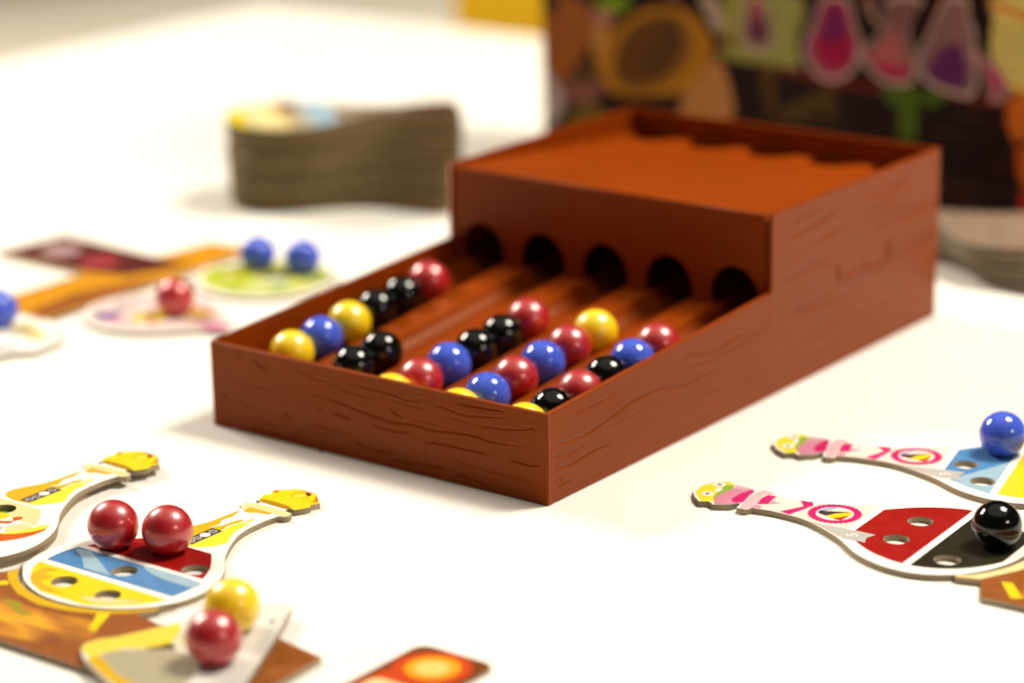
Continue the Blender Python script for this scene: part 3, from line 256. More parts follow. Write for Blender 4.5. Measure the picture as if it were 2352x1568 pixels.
def carved(name, us, top, lines, place, nv, thick, depth, width, bev=0.4, seam=None):
    """wall whose outer face is a fine relief grid; place(u, v, inward) -> xyz"""
    us = np.concatenate([[us[0]], [us[0]+bev], np.linspace(us[0]+bev, us[1]-bev, us[2])[1:-1], [us[1]-bev], [us[1]]])
    N = len(us); tops = np.array([top(u) for u in us])
    vn = np.linspace(0, 1, nv)
    V = np.empty((N, nv+2))
    for i, t in enumerate(tops):
        V[i, 1:-1] = bev+vn*(t-2*bev); V[i, 0] = 0; V[i, -1] = t
    U = np.repeat(us[:, None], nv+2, 1)
    D = grooves(U, V, lines, depth, width)
    D += 0.016*(np.sin(V*0.9+0.5*np.sin(U*0.06)+U*0.015)+np.sin(V*2.3-U*0.03+np.sin(U*0.11)))*0.5+0.05
    edge = np.minimum(np.minimum(U-us[0], us[-1]-U), np.minimum(V, tops[:, None]-V))
    if seam == 'hi': edge = np.minimum(U-us[0], np.minimum(V, tops[:, None]-V))
    if seam == 'lo': edge = np.minimum(us[-1]-U, np.minimum(V, tops[:, None]-V))
    if seam: D *= np.clip(abs(U-YS)/3.0, 0, 1)
    D *= np.clip((edge-bev)/1.5, 0, 1)
    if seam != 'lo': D[0, :] = bev
    else: D[0, :] = np.where(V[0] > H2, bev, 0.0)
    if seam != 'hi': D[-1, :] = bev
    else: D[-1, :] = 0.0
    D[:, 0] = D[:, -1] = bev
    K = nv+2
    verts = [place(U[i, j], V[i, j], D[i, j]) for i in range(N) for j in range(K)]
    faces = [(i*K+j, (i+1)*K+j, (i+1)*K+j+1, i*K+j+1) for i in range(N-1) for j in range(K-1)]
    loop = [i*K for i in range(N)]+[(N-1)*K+j for j in range(1, K)]+[i*K+K-1 for i in range(N-2, -1, -1)]+[j for j in range(K-2, 0, -1)]
    base = len(verts); fu, fv = U.ravel(), V.ravel()
    for q in loop: verts.append(place(fu[q], fv[q], thick))
    n = len(loop)
    for k in range(n): faces.append((loop[(k+1) % n], loop[k], base+k, base+(k+1) % n))
    faces.append(tuple(base+k for k in range(n-1, -1, -1)))
    return verts, faces
# front wall
v, f = carved('front_wall', (-W_, 0.0, 800), lambda u: H1, P['gf'], lambda u, v, d: (u, d, v), 160, T, 0.42, 0.16)
fwall = mesh('front_wall', v, f, M_WOOD, disp, True)
# right wall: low part along the tracks, tall part round the hopper
extra = []
for k in range(26):
    y0 = random.uniform(150, 250); z0 = random.uniform(3, 64); n = random.randint(4, 7); ln = random.uniform(4, 8)
    zz = z0; l = []
    for q in range(n):
        l.append((y0+q*ln, zz)); zz += random.uniform(-1.2, 1.3)
    extra.append(l)
lowlines = P['gr']
va, fa = carved('side_wall', (T-0.45, YS, 300), lambda u: H1+(H2-H1)*u/YS, lowlines, lambda u, v, d: (-d, u, v), 110, T, 0.38, 0.22, seam='hi')
vb, fb = carved('side_wall', (YS, L_, 250), lambda u: HS, lowlines+extra, lambda u, v, d: (-d, u, v), 140, T, 0.36, 0.30, seam='lo')
k0 = len(va)
mesh('side_wall', va+vb, fa+[tuple(i+k0 for i in q) for q in fb], M_WOOD, disp, True)
# left wall, mirrored and plain outside
pl = [(T, 0), (YS, 0), (L_, 0), (L_, HS), (YS, HS), (YS, H2), (T, H1+0.1)]
me = curve_mesh('side_wall', [[(a, b) for a, b in pl]], 0, T, 0.25)
me.transform(Matrix(((0, 0, 1, -W_*MM), (1, 0, 0, 0), (0, 1, 0, 0), (0, 0, 0, 1))))
me.materials.append(M_WOOD); link(bpy.data.objects.new('side_wall', me), disp)
box('back_wall', (-W_+T+0.05, L_-T-0.05, 0), (-T-0.05, L_-0.05, HS-0.05), M_WOOD, disp, 0.35)
# track floor: five round grooves with flat ridges
TP = (W_-2*T)/5
TX = [-W_+T+TP*(k+0.5) for k in range(5)]
def zc(y): return 21.24+(y-10.2)*0.1006
prof = []
for k in range(5):
    cx = TX[k]
    if k == 0: prof.append((-W_+T+0.02, -3.0))
    for q in range(17):
        a = math.radians(-61.5+123*q/16)
        prof.append((cx+9.5*math.sin(a), 1.5-9.5*math.cos(a)))
    prof.append((cx+TP/2-0.02 if k == 4 else cx+TP/2, -3.0))
ys = [T+0.02, 40, 90, YS, 200, L_-T-0.1]
vv, ff = [], []
for y in ys:
    for x, z in prof: vv.append((x, y, zc(y)+z))
n = len(prof)
for i in range(len(ys)-1):
    for j in range(n-1): ff.append((i*n+j, i*n+j+1, (i+1)*n+j+1, (i+1)*n+j))
tf = mesh('track_floor', vv, ff, M_WOOD, disp, True)
es = tf.modifiers.new('edge', 'EDGE_SPLIT'); es.split_angle = math.radians(35)
# step panel with five marble gates
loops = [[(-W_+T+0.9, 22.0), (-T-1.3, 22.0), (-T-1.3, HS-1.0), (-W_+T+0.9, HS-1.0)]]
for x in TX: loops.append([(p_[0], 34.6+(p_[1]-34.6)*1.12) for p_ in circle(x, 34.6, 10.8, 36)])
me = curve_mesh('step_panel', loops, 0, 2.0, 0.3)
me.transform(Matrix(((1, 0, 0, 0), (0, 0, 1, (YS+0.3)*MM), (0, 1, 0, 0), (0, 0, 0, 1))))
me.materials.append(M_WOOD); link(bpy.data.objects.new('step_panel', me), disp)
# hopper tray, sloping back to five drop notches
out = [(-W_+T+0.1, 0), (-T-0.1, 0)]
dep = L_-T-YS-2.6
for x in reversed(TX):
    out.append((min(x+TP/2, -T-0.1), dep))
    for q in range(13):
        a = math.pi*q/12
        out.append((x+10.4*math.cos(a), dep-15.5*math.sin(a)))
out.append((-W_+T+0.1, dep))
me = curve_mesh('hopper_tray', [out], -1.6, 1.6, 0.0)
me.transform(Matrix.Translation((0, (YS+2.4)*MM, (HS-1.2)*MM)) @ Matrix.Rotation(math.radians(-4.2), 4, 'X'))
me.materials.append(M_WOOD); link(bpy.data.objects.new('hopper_tray', me), disp)
# raised maker's mark on the right wall
em = spline(P['emblem'], 4, False)
vv, ff = [], []
for i, (y, z) in enumerate(em):
    a = np.array(em[max(i-1, 0)]); b = np.array(em[min(i+1, len(em)-1)]); d = b-a; d /= np.linalg.norm(d)+1e-9
    nx, nz = -d[1], d[0]; hw = 0.9
    for s_, x in ((-1, 0.02), (-0.6, 0.45), (0.6, 0.45), (1, 0.02)): vv.append((x, y+nx*hw*s_, z+nz*hw*s_))
for i in range(len(em)-1):
    for j in range(3): ff.append((i*4+j, (i+1)*4+j, (i+1)*4+j+1, i*4+j+1))
mesh('raised_mark', vv, ff, M_WOOD, disp, True)
# dust specks on the walls
dv, df = [], []
for q in range(34):
    r_ = random.uniform(0.06, 0.15)
    c = Vector((random.uniform(-60, -1), -0.02, random.uniform(2, 30))) if q % 2 else Vector((0.02, random.uniform(1, 70), random.uniform(2, 30)))
    k_ = len(dv)
    for d in ((1, 0, 0), (-1, 0, 0), (0, 1, 0), (0, -1, 0), (0, 0, 1), (0, 0, -1)): dv.append(tuple(c+Vector(d)*r_))
    for t in ((0, 2, 4), (2, 1, 4), (1, 3, 4), (3, 0, 4), (2, 0, 5), (1, 2, 5), (3, 1, 5), (0, 3, 5)): df.append(tuple(k_+i for i in t))
tag(mesh('dust', dv, df, mat('pale_dust', (210, 180, 150), 0.9), disp), kind='stuff')
# a moulding burr at the foot of the front wall
mesh('moulding_burr', [(-98.5, 0, 0), (-95.5, 0, 0), (-97, -0.9, 0), (-97, 0, 1.1)], [(0, 2, 1), (0, 3, 2), (2, 3, 1)], M_WOOD, disp)

# ------------------------------------------------------------------ marbles
import bmesh
def ball_mesh(col):
    bm = bmesh.new(); bmesh.ops.create_uvsphere(bm, u_segments=48, v_segments=28, radius=BR[col]*MM)
    me = bpy.data.meshes.new('marble_'+col); bm.to_mesh(me); bm.free()
    me.polygons.foreach_set('use_smooth', [True]*len(me.polygons)); me.materials.append(M_BALL[col])
    return me
BM = {c: ball_mesh(c) for c in BR}
def marble(col, x, y, z, label, group):
    o = bpy.data.objects.new('marble', BM[col]); link(o); o.location = (x*MM, y*MM, z*MM)
    o.rotation_euler = (random.uniform(0, 6), random.uniform(0, 6), random.uniform(0, 6))
    return tag(o, label, 'marble', group)
ROWS = {0: [None, 'yellow', 'blue', 'yellow', 'black', 'black', 'red'], 1: [None, 'black', 'black'],
        2: ['yellow', 'red', 'blue', 'black', 'black', 'red'], 3: ['yellow', 'blue', 'red', 'blue', 'red', 'yellow'],
        4: ['yellow', 'black', 'red', 'black', 'blue', 'red']}
DX = [-0.6, -0.5, 0.6, 0.9, -0.4]
TN = ['leftmost dispenser track', 'dispenser track second from left', 'middle dispenser track', 'dispenser track second from right', 'rightmost dispenser track']
ON = ['frontmost', 'second', 'third', 'fourth', 'fifth', 'hindmost', 'hindmost']
look = {'black': 'glossy black', 'blue': 'glossy blue', 'red': 'pearly red', 'yellow': 'pearly yellow'}
for t, row in ROWS.items():
    cols = [c for c in row if c]
    for k, c in enumerate(row):
        if not c: continue
        i = k-(len(row)-len(cols))
        word = 'frontmost' if i == 0 else ('hindmost' if i == len(cols)-1 else ['', 'second', 'third', 'fourth', 'fifth'][i]+' from the front')
        if k == 0: y = T+BR[c]+0.3
        elif not row[k-1]: y = 10.2+15.92
        else: y += (BR[c]+BR[row[k-1]]+0.06)*0.995
        marble(c, TX[t]+DX[t], y, zc(y)-8+BR[c]+0.06, f'{look[c]} marble, {word} in the {TN[t]}', 'marbles in the dispenser')
MP = P['marb']
def hz(z, c): return z+math.sqrt(BR[c]**2-4.15**2)
marble('red', *MP[0], hz(2, 'red'), 'left of two pearly red marbles on the gold-stoppered flask tile', 'marbles on flask tiles')
marble('red', *MP[1], hz(2, 'red'), 'right of two pearly red marbles on the gold-stoppered flask tile', 'marbles on flask tiles')
marble('yellow', *MP[2], hz(4, 'yellow'), 'pearly yellow marble on the grey beaker tile behind the red one', 'marbles on the beaker tile')
marble('red', *MP[3], hz(4, 'red'), 'pearly red marble on the grey beaker tile in the foreground', 'marbles on the beaker tile')
marble('blue', *MP[4], hz(2, 'blue'), 'glossy blue marble on the blue band of the pink flask tile at right', 'marbles on flask tiles')
marble('black', *MP[5], hz(2, 'black'), 'glossy black marble on the black band of the pink flask tile at right', 'marbles on flask tiles')
marble('blue', *MP[6], hz(2, 'blue'), 'left one of two blurred blue marbles on the distant green tile', 'marbles on distant tiles')
marble('blue', *MP[7], hz(2, 'blue'), 'right one of two blurred blue marbles on the distant green tile', 'marbles on distant tiles')
marble('red', *MP[8], hz(2, 'red'), 'blurred pearly red marble on the distant pale pink tile', 'marbles on distant tiles')
marble('blue', *MP[9], hz(2, 'blue'), 'blurred blue marble cut by the left edge of the picture', 'marbles on distant tiles')

# ------------------------------------------------------------------ flask tiles
TH = 2.0
BULB = [(7.0, 38.5), (8.2, 32.4), (10.9, 26.2), (14.6, 19.8), (18.2, 14.6), (22.2, 10.2), (26.0, 5.6), (29.2, 0), (31.5, -6.5), (32.2, -12.6),
        (31.4, -18.2), (29.6, -22.8), (26.8, -27.2), (23.0, -31.0), (18.2, -34.4), (12.3, -37.1), (6.0, -38.9), (0, -39.4)]
STOP_B = [(0, 76.6), (3.2, 75.4), (7.4, 72.6), (10.7, 69.0), (9.2, 66.0), (10.9, 63.6), (8.0, 58.7), (5.6, 57.3), (5.6, 56.4), (9.3, 56.0), (10.2, 54.2), (9.4, 52.1), (7.2, 51.3), (6.5, 45.0)]
STOP_A = [(0, 74.4), (4.6, 74.0), (10.9, 67.8), (9.6, 64.6), (10.7, 63.0), (8.5, 58.4), (6.2, 58.5), (5.7, 56.3), (9.6, 55.4), (10.3, 53.4), (9.9, 51.9), (7.6, 51.0), (6.9, 46.0)]
def outline(stop):
    half = list(stop)+spline(BULB, 4, False)[:-1]+[(0, -39.4)]
    return half+[(-x, y) for x, y in reversed(half[1:-1])]
def flask(name, label, org, deg, stop, holes, z0=0.0, top=None, cat='flask tile', group='flask tiles', loops=None):
    o = thing(name, label, cat, (org[0], org[1], z0), math.radians(deg-90), group)
    lp = loops or outline(stop)
    slab('card', [lp]+[circle(h[0], h[1], 4.15, 32) for h in holes], 0, TH, top or M_WHITE, M_GREY, o)
    return o
def ring_band(lo, hi, gap, flip=False):
    """band across the bulb between two heights, inset from the rim"""
    pr = spline(BULB, 4, False)
    pr = [(max(x-gap, 0.1), y) for x, y in pr]
    seg = [q for q in pr if lo <= q[1] <= hi]
    def at(y):
        for a, b in zip(pr, pr[1:]):
            if (a[1]-y)*(b[1]-y) <= 0 and a[1] != b[1]:
                t = (y-a[1])/(b[1]-a[1]); return a[0]+t*(b[0]-a[0])
        return 0.1
    right = [(at(hi), hi)]+[q for q in seg if lo+.3 < q[1] < hi-.3]+([(at(lo), lo)] if lo > -36 else [])
    return right+[(-x, y) for x, y in reversed(right)]
Z1, Z2, Z3, Z4, Z5 = [TH+0.03*k for k in (1, 2, 3, 4, 5)]
# --- pink flasks
def pink(name, label, org, deg, band1, band2, split, holes, number, light=None):
    o = flask(name, label, org, deg, STOP_B, holes)
    neck = [(-5.4, 57), (5.4, 57), (7.0, 51), (6.2, 45), (6.8, 38.5), (8.0, 32.4), (10.6, 26.2), (14.0, 20), (16.5, 16.8), (-16.5, 16.8), (-14.0, 20), (-10.6, 26.2), (-8.0, 32.4), (-6.8, 38.5), (-6.2, 45), (-7.0, 51)]
    printed('neck_print', neck, Z1, M_PALE, o)
    printed('stopper_print', P['b_head'], Z1, LEMON, o); printed('stopper_green', P['b_green'], Z2, LIME, o)  # yellow stopper print with its green part
    for e, q in zip(P['b_eye'], P['b_pupil']):
        printed('eye_print', circle(e[0], e[1], 2.1, 20), Z3, M_WHITE, o)
        printed('pupil_print', circle(q[0], q[1], 0.75, 14), Z4, DARK, o)
    printed('beak_print', P['b_beak'], Z3, M_WHITE, o, smooth=3)
    printed('scarf_print', P['b_scarf'], Z3, MID, o); printed('scarf_highlight', P['b_scarflite'], Z2, LITE, o)
    printed('scarf_fold', P['b_hot'], Z4, HOT, o)
    printed('collar_print', P['b_collar'], Z3, LITE, o); printed('collar_block', P['b_block'], Z2, HOT, o)  # light pink collar, hot pink block printed below it
    printed('collar_triangle', P['b_tri'], Z2, MID, o); printed('collar_tint', P['b_shade'], Z2, MID, o)  # mid pink triangle and patch of the same print
    printed('ribbon_print', P['b_ribA'], Z2, HOT, o); printed('ribbon_print', P['b_ribB'], Z2, HOT, o)
    cx, cy, R0, R1 = 1.3, 26.2, 8.4, 6.1
    sc = [(cx+(R0+0.55*(1 if k % 2 else -0.35))*math.cos(math.pi*k/32), cy+(R0+0.55*(1 if k % 2 else -0.35))*math.sin(math.pi*k/32)) for k in range(64)]
    rg = curve_mesh('rosette_print', [sc, circle(cx, cy, R1, 40)], Z3, 0.0); rg.materials.append(HOT)
    link(bpy.data.objects.new('rosette_print', rg), o)
    printed('rosette_middle', circle(cx, cy, R1+.05, 40), Z2, M_PALE, o)
    printed('emblem_blue', P['b_emblue'], Z4, SKY, o); printed('emblem_dark', P['b_emdark'], Z4, DARK, o)
    printed('emblem_yellow', P['b_emyel'], Z5, YEL, o); printed('emblem_red', P['b_emred'], Z5, pm('emblem_red', (214, 50, 24)), o)
    printed('upper_band', ring_band(split, 14.3, 5.6), Z1, band1, o, holes)
    if light: printed('band_gleam', light, Z2, BLUEL, o, holes)
    printed('lower_band', ring_band(-36.2, split-2.6, 5.6), Z1, band2, o, holes)
    printed('banner_print', P['b_gray'], Z3, GREYR, o)
    fc = bpy.data.curves.new('points_number', 'FONT'); fc.body = number; fc.size = 5.2*MM; fc.align_x = 'CENTER'; fc.align_y = 'CENTER'
    to = bpy.data.objects.new('t', fc); S.collection.objects.link(to)
    dg = bpy.context.evaluated_depsgraph_get(); tm = bpy.data.meshes.new_from_object(to.evaluated_get(dg)); bpy.data.objects.remove(to)
    tm.transform(Matrix.Translation((P['b_five'][0][0]*MM, P['b_five'][0][1]*MM, Z4*MM)) @ Matrix.Rotation(math.radians(24), 4, 'Z'))
    tm.materials.clear(); tm.materials.append(M_WHITE); link(bpy.data.objects.new('points_number', tm), o)
    return o
mloc = lambda org, deg, q: ((q[0]-org[0])*math.sin(math.radians(deg))-(q[1]-org[1])*math.cos(math.radians(deg)), (q[0]-org[0])*math.cos(math.radians(deg))+(q[1]-org[1])*math.sin(math.radians(deg)))
oB, dB = (108.8, 42.2), 183.6
hB = [P['b_hole'][0], P['b_hole'][1], P['b_hole'][2], mloc(oB, dB, MP[5]), (16.8, -20.7)]
hB = [h for i, h in enumerate(hB) if all(math.dist(h, g) > 9 for g in hB[:i])]
fB = pink('flask_tile', 'pink-stoppered flask tile with red and black bands and a number 5', oB, dB, RED, OLIVE, -10.2, hB, '5')
oB2, dB2 = (103.3, 110.5), 194.4
hB2 = [P['b2_hole'][0], P['b2_hole'][1], mloc(oB2, dB2, MP[4]), (-10, -20)]
fB2 = pink('flask_tile', 'pink-stoppered flask tile with blue and yellow bands, farther one at right', oB2, dB2, BLUE, YEL, -4.7, hB2, '3', [(-17.5, 10.5), (6, -4.7), (-26.4, -4.7), (-23.0, 2.4)])
# --- yellow flasks
oA, dA = (-70.8, -111.5), 90.0
hA = [mloc(oA, dA, MP[0]), mloc(oA, dA, MP[1]), P['a_hole'][0], P['a_hole'][1], P['a_hole'][2], P['a_hole'][3]]
def yellow_top(o):
    printed('stopper_print', P['a_stop'], Z1, YEL, o); printed('stopper_rim', P['a_stopd'], Z3, GOLDD, o)
    for k in ('a_or1', 'a_or2', 'a_or3'): printed('stopper_edge', P[k], Z2, ORANGE, o)
    printed('stopper_jewel', P['a_jewel'], Z2, GOLD, o); printed('jewel_face', P['a_jeweli'], Z3, LEMON, o)
    for r in P['a_rays']: printed('stopper_ray', r, Z2, LEMON, o)
    printed('collar_print', P['a_collar'], Z2, CREAM, o); printed('collar_window', P['a_win'], Z3, GOLD, o)
    gold = [(-6.4, 48), (-5.2, 45.5), (-4.4, 42), (-4.9, 38.5), (-3.2, 35), (-3.9, 31), (-1.4, 35.5), (-1.2, 39.5), (0.3, 42.5), (1.2, 40), (0.2, 36), (1.0, 32), (0.8, 27), (1.6, 18), (0, 15.6), (-8, 16.2), (-11.8, 20), (-10.6, 25.5), (-8.2, 31), (-7.0, 37)]
    lem = [(1.8, 16), (1.2, 27), (1.4, 32), (0.9, 36), (2.0, 40.5), (2.2, 45), (3.6, 43.5), (3.0, 39), (4.6, 41), (4.9, 37), (5.6, 33), (7.6, 28.5), (10.2, 24), (8, 19), (5, 16.2)]
    printed('liquid_print', gold, Z1, GOLD, o, smooth=3); printed('liquid_gleam', lem, Z1, LEMON, o, smooth=3)
    printed('label_print', [(-2.6, 16.8), (2.0, 16.8), (2.0, 31.2), (-2.6, 31.2)], Z2, DARK, o)
    for k, (cx, cy) in enumerate([(-0.3, 29.0), (-0.3, 25.4), (-0.3, 21.9), (-0.3, 18.8)]):
        if k == 1: printed('label_dot', circle(cx, cy, 1.75, 20), Z3, M_WHITE, o)
        else:
            rg = curve_mesh('label_ring', [circle(cx, cy, 1.45, 18), circle(cx, cy, 0.95, 14)], Z3, 0.0); rg.materials.append(GREYR)
            link(bpy.data.objects.new('label_ring', rg), o)
            printed('label_cross', [(cx-.8, cy-.2), (cx+.8, cy-.2), (cx+.8, cy+.2), (cx-.8, cy+.2)], Z3, GREYR, o)
fA = flask('flask_tile', 'gold-stoppered flask tile with red, blue and yellow bands holding two red marbles', oA, dA, STOP_A, hA)
yellow_top(fA)
printed('upper_band', ring_band(-2.3, 14.6, 5.6), Z1, RED, fA, hA)
printed('middle_band', ring_band(-17.6, -4.6, 5.0), Z1, BLUE, fA, hA)
printed('band_gleam', P['a_bluestrip'], Z2, BLUEL, fA, hA); printed('band_gleam', P['a_bluestrip2'], Z2, BLUEL, fA, hA, 3)
printed('lower_band', ring_band(-37.6, -20.2, 3.6), Z1, YEL, fA, hA)
printed('band_swirl', [(-22, -23), (-17, -22), (-19, -26), (-14, -27), (-15, -31), (-8, -33.5), (-2, -34), (-8, -36), (-16, -34), (-21, -29)], Z2, GOLD, fA, hA, 3)
printed('band_swirl', [(4, -33), (12, -30), (20, -26), (22, -24), (18, -30), (11, -34)], Z2, CREAM, fA, hA, 3)
oA2 = (-136.8, -117.5)
rp = [(x-0.6, y) for x, y in spline(BULB, 3, False) if x > 0.7]
under = [(0, 32), (6.2, 32)]+rp+[(0, -39)]+[(-x, y) for x, y in reversed([q for q in rp if q[1] < 2])]+[(-26, 6), (-22, 15), (-18.6, 24), (-15, 31), (-12, 33)]
fU = flask('flask_tile', 'green-printed tile hidden under the flask tile at the left edge', oA2, dA, STOP_A, [], 0.0, GREEN, loops=under)
fA2 = flask('flask_tile', 'gold-stoppered flask tile with orange swirls, stacked on a green tile at left', oA2, dA, STOP_A, [(-17, 2), (-0.6, 7.8), (16.3, -1.6)], TH)
yellow_top(fA2)
hh = [(-17, 2), (-0.6, 7.8), (16.3, -1.6)]
printed('picture_ground', ring_band(-34, 14.2, 8.5), Z1, CREAM, fA2, hh)
printed('picture_swirl', [(22, 3.5), (24.5, 2), (24, -6), (19, -14), (10, -20), (-4, -24), (-4, -20), (8, -15), (15, -9), (19, -5), (20.5, -1)], Z2, ORANGE, fA2, hh, 3)
printed('picture_swirl', [(21, 5), (23.6, 4.5), (23, 0), (19, -6), (14, -9), (17, -5), (19.5, -1)], Z3, LEMON, fA2, hh, 3)
printed('picture_dot', circle(3, 2.5, 3.2, 24), Z2, YEL, fA2, hh)
printed('picture_curl', [(8, 4), (9.6, 6), (11, 5), (10, 2), (5, -1), (-2, -2), (-2, -3.4), (6, -2.6), (11, 0.5)], Z3, ORANGE, fA2, hh, 3)
printed('picture_flame', [(12, -4), (6, -6), (-6, -8), (-6, -14), (2, -12), (9, -9)], Z2, pm('flame', (214, 66, 20)), fA2, hh, 3)

# ------------------------------------------------------------------ player boards, beaker tile, card
rg = P['ring']
board_lo = [(-165, -147.4), (-100, -147.6)]
arc_in = [(-70.8+32.9*math.cos(math.radians(a)), -124.6+32.9*math.sin(math.radians(a))*0.84) for a in range(205, 344, 6)]
arc_out = [(-98.6, -139.0), (-100.4, -142.5), (-97, -148), (-86, -154.6)]
bd = thing('player_board', 'brown and gold printed board under the front flask and beaker tiles', 'game board', (0, 0, 0), 0, 'player boards')
bl = [(-165, -181), (-165, -148), (-104, -148), (-100.6, -143.8), (-98.6, -139.0)]+arc_in+[(-41.0, -136.6), (-40.6, -139.5), (-44, -144.6), (-33, -146.4), (1, -134), (21.5, -137.5), (25, -181)]
slab('board', [bl, circle(-16.8, -162.2, 5.6, 28)], 0, TH, BROWN, M_GREY, bd)
ringp = [(-98.4, -139.4)]+arc_in+[(-41.3, -137.0), (-40.9, -139.4), (-45.5, -145.4), (-53, -150.8), (-62, -154.6), (-73, -156.2), (-84.5, -153.6), (-94.0, -148.2), (-99.8, -143.2)]
printed('holder_ring', ringp, Z1, GOLD, bd)
printed('holder_leg', [(-53.5, -150.6), (-50.0, -148.9), (-44.5, -160.5), (-46.6, -161.5)], Z2, YEL, bd)
printed('holder_leg', [(-94.5, -148.2), (-91.5, -150.2), (-100, -159), (-103, -158)], Z2, YEL, bd)
printed('gold_print', [(-165, -150), (-101, -150), (-92, -155), (-80, -158.0), (-70, -158.5), (-60, -157.5), (-50, -156), (-44, -160), (-42, -166), (-44, -172), (-58, -177), (-90, -179.5), (-165, -179.5)], Z1, GWOOD, bd, smooth=3)
printed('olive_leaf', [(-84, -159), (-78, -158), (-74, -161.5), (-69, -162), (-71, -164.5), (-78, -162)], Z3, pm('olive', (168, 150, 30)), bd, smooth=3)
bt = thing('beaker_tile', 'grey beaker tile with a yellow rim holding a red and a yellow marble', 'beaker tile')
ho = [MP[2], MP[3], (-16.8, -162.2)]
bo = [(-35.0, -175.5), (-37.2, -171.5), (-36.2, -167.6), (-33.0, -163.4), (-29, -154), (-25.6, -144.5), (-26.5, -138), (-29.8, -133), (-28.6, -130), (-10, -117.8), (-7.6, -117.2), (-5.6, -119.2), (4.1, -137.0), (19.0, -166.2), (27, -182), (20, -196), (-6, -190), (-20, -184), (-30, -179.4)]
slab('card', [bo]+[circle(h[0], h[1], 4.15, 32) for h in ho], TH, TH, pm('pearl_grey', (240, 236, 230), 0.05), M_GREY, bt)
z4 = 2*TH
printed('rim_print', [(-34.8, -175.6), (-36.9, -171.5), (-35.9, -167.7), (-32.7, -163.5), (-28.7, -154), (-25.6, -146), (-21, -149), (-17, -158), (-19, -163), (-25, -168), (-28, -174), (-27.5, -178.6)], z4+.025, pm('soft_yellow', (252, 224, 78), 0.08), bt)
printed('glass_print', [(-27.8, -175), (-24, -168.5), (-18, -164), (-9, -160.5), (-1, -164), (4, -171), (7, -182), (-2, -185), (-14, -182)], z4+.03, STONE, bt, ho, 2)
printed('glass_gleam', [(-24, -167), (-21, -156), (-15, -148), (-9, -146), (-7, -155), (-14, -161)], z4+.02, pm('pale_cream', (238, 226, 190)), bt, ho, 3)
printed('rim_gold_strip', [(-28, -178), (-27.5, -175.5), (-14, -182.0), (0, -185.5), (14, -184.5), (14, -190), (-5, -189.4), (-20, -183.6), (-29, -179.2)], z4+.06, GOLD, bt)  # gold strip printed along the lower edge
printed('liquid_print', [(8, -176), (14, -171), (17, -168), (20, -176), (16, -186), (6, -184)], z4+.06, CYAN, bt, smooth=3)
printed('scale_print', [(-6, -128), (-3.4, -124), (5.5, -141), (12, -154), (9.5, -155), (2, -141)], z4+.03, pm('ash', (226, 222, 216), 0.05), bt, ho)
printed('mark_dot', circle(-3.8, -130.0, 0.8, 14), z4+.06, DARK, bt)
bd2 = thing('player_board', 'brown and gold printed board under the pink flask tiles at right', 'game board', (0, 0, 0), 0, 'player boards')
def W2(d, s):
    a = math.radians(dB); return (oB[0]+d*math.sin(a)+s*math.cos(a), oB[1]-d*math.cos(a)+s*math.sin(a))
arc2 = [W2(33.2*math.cos(math.radians(a)), -11.5+29.6*math.sin(math.radians(a))) for a in range(222, 306, 6)]
slab('board', [arc2+[(200, 52), (200, 8), (152.2, 6.2), (146.3, 17.8), (139.4, 15.4), (137.6, 17.2)]], 0, TH, BROWN, M_GREY, bd2)
printed('holder_ring', arc2+[W2(37.0*math.cos(math.radians(a)), -11.5+33.6*math.sin(math.radians(a))) for a in range(303, 246, -6)]+[(146.0, 18.4), (139.5, 15.9), (138.0, 17.2)], Z1, CREAM, bd2)
printed('holder_leg', [(152, 20), (155, 21), (163, 12), (160, 10)], Z2, YEL, bd2)
printed('gold_print', [(158, 30), (178, 30), (178, 10), (166, 10), (160, 18)], Z1, GWOOD, bd2, smooth=2)
cc = thing('game_card', 'dark brown card with a glowing orange sun, cut by the bottom edge', 'card')
def rrect(x0, y0, x1, y1, r, n=6):
    o = []
    for cx, cy, a in ((x1-r, y1-r, 0), (x0+r, y1-r, 90), (x0+r, y0+r, 180), (x1-r, y0+r, 270)):
        for q in range(n+1):
            t = math.radians(a+90*q/n); o.append((cx+r*math.cos(t), cy+r*math.sin(t)))
    return o
slab('card', [rrect(37.0, -200, 64.0, -112.3, 4.5)], 0, 1.0, pm('umber', (128, 66, 22), 0.2), M_GREY, cc, 0.1)
printed('sun_glow', circle(50.3, -124.5, 11.4, 40), 1.03, pm('glow', (218, 74, 22)), cc)
printed('sun_ray', [(40, -132), (50, -134), (47, -160), (38, -160)], 1.02, pm('glow', (218, 74, 22)), cc)
printed('sun_ring', circle(50.3, -124.0, 8.0, 40), 1.06, pm('sun_ring', (240, 172, 28)), cc)
printed('sun_disc', circle(50.3, -124.2, 4.9, 36), 1.09, pm('sun_disc', (250, 216, 120)), cc)
printed('card_text_panel', rrect(41, -190, 62, -137.5, 3), 1.09, CREAM, cc)

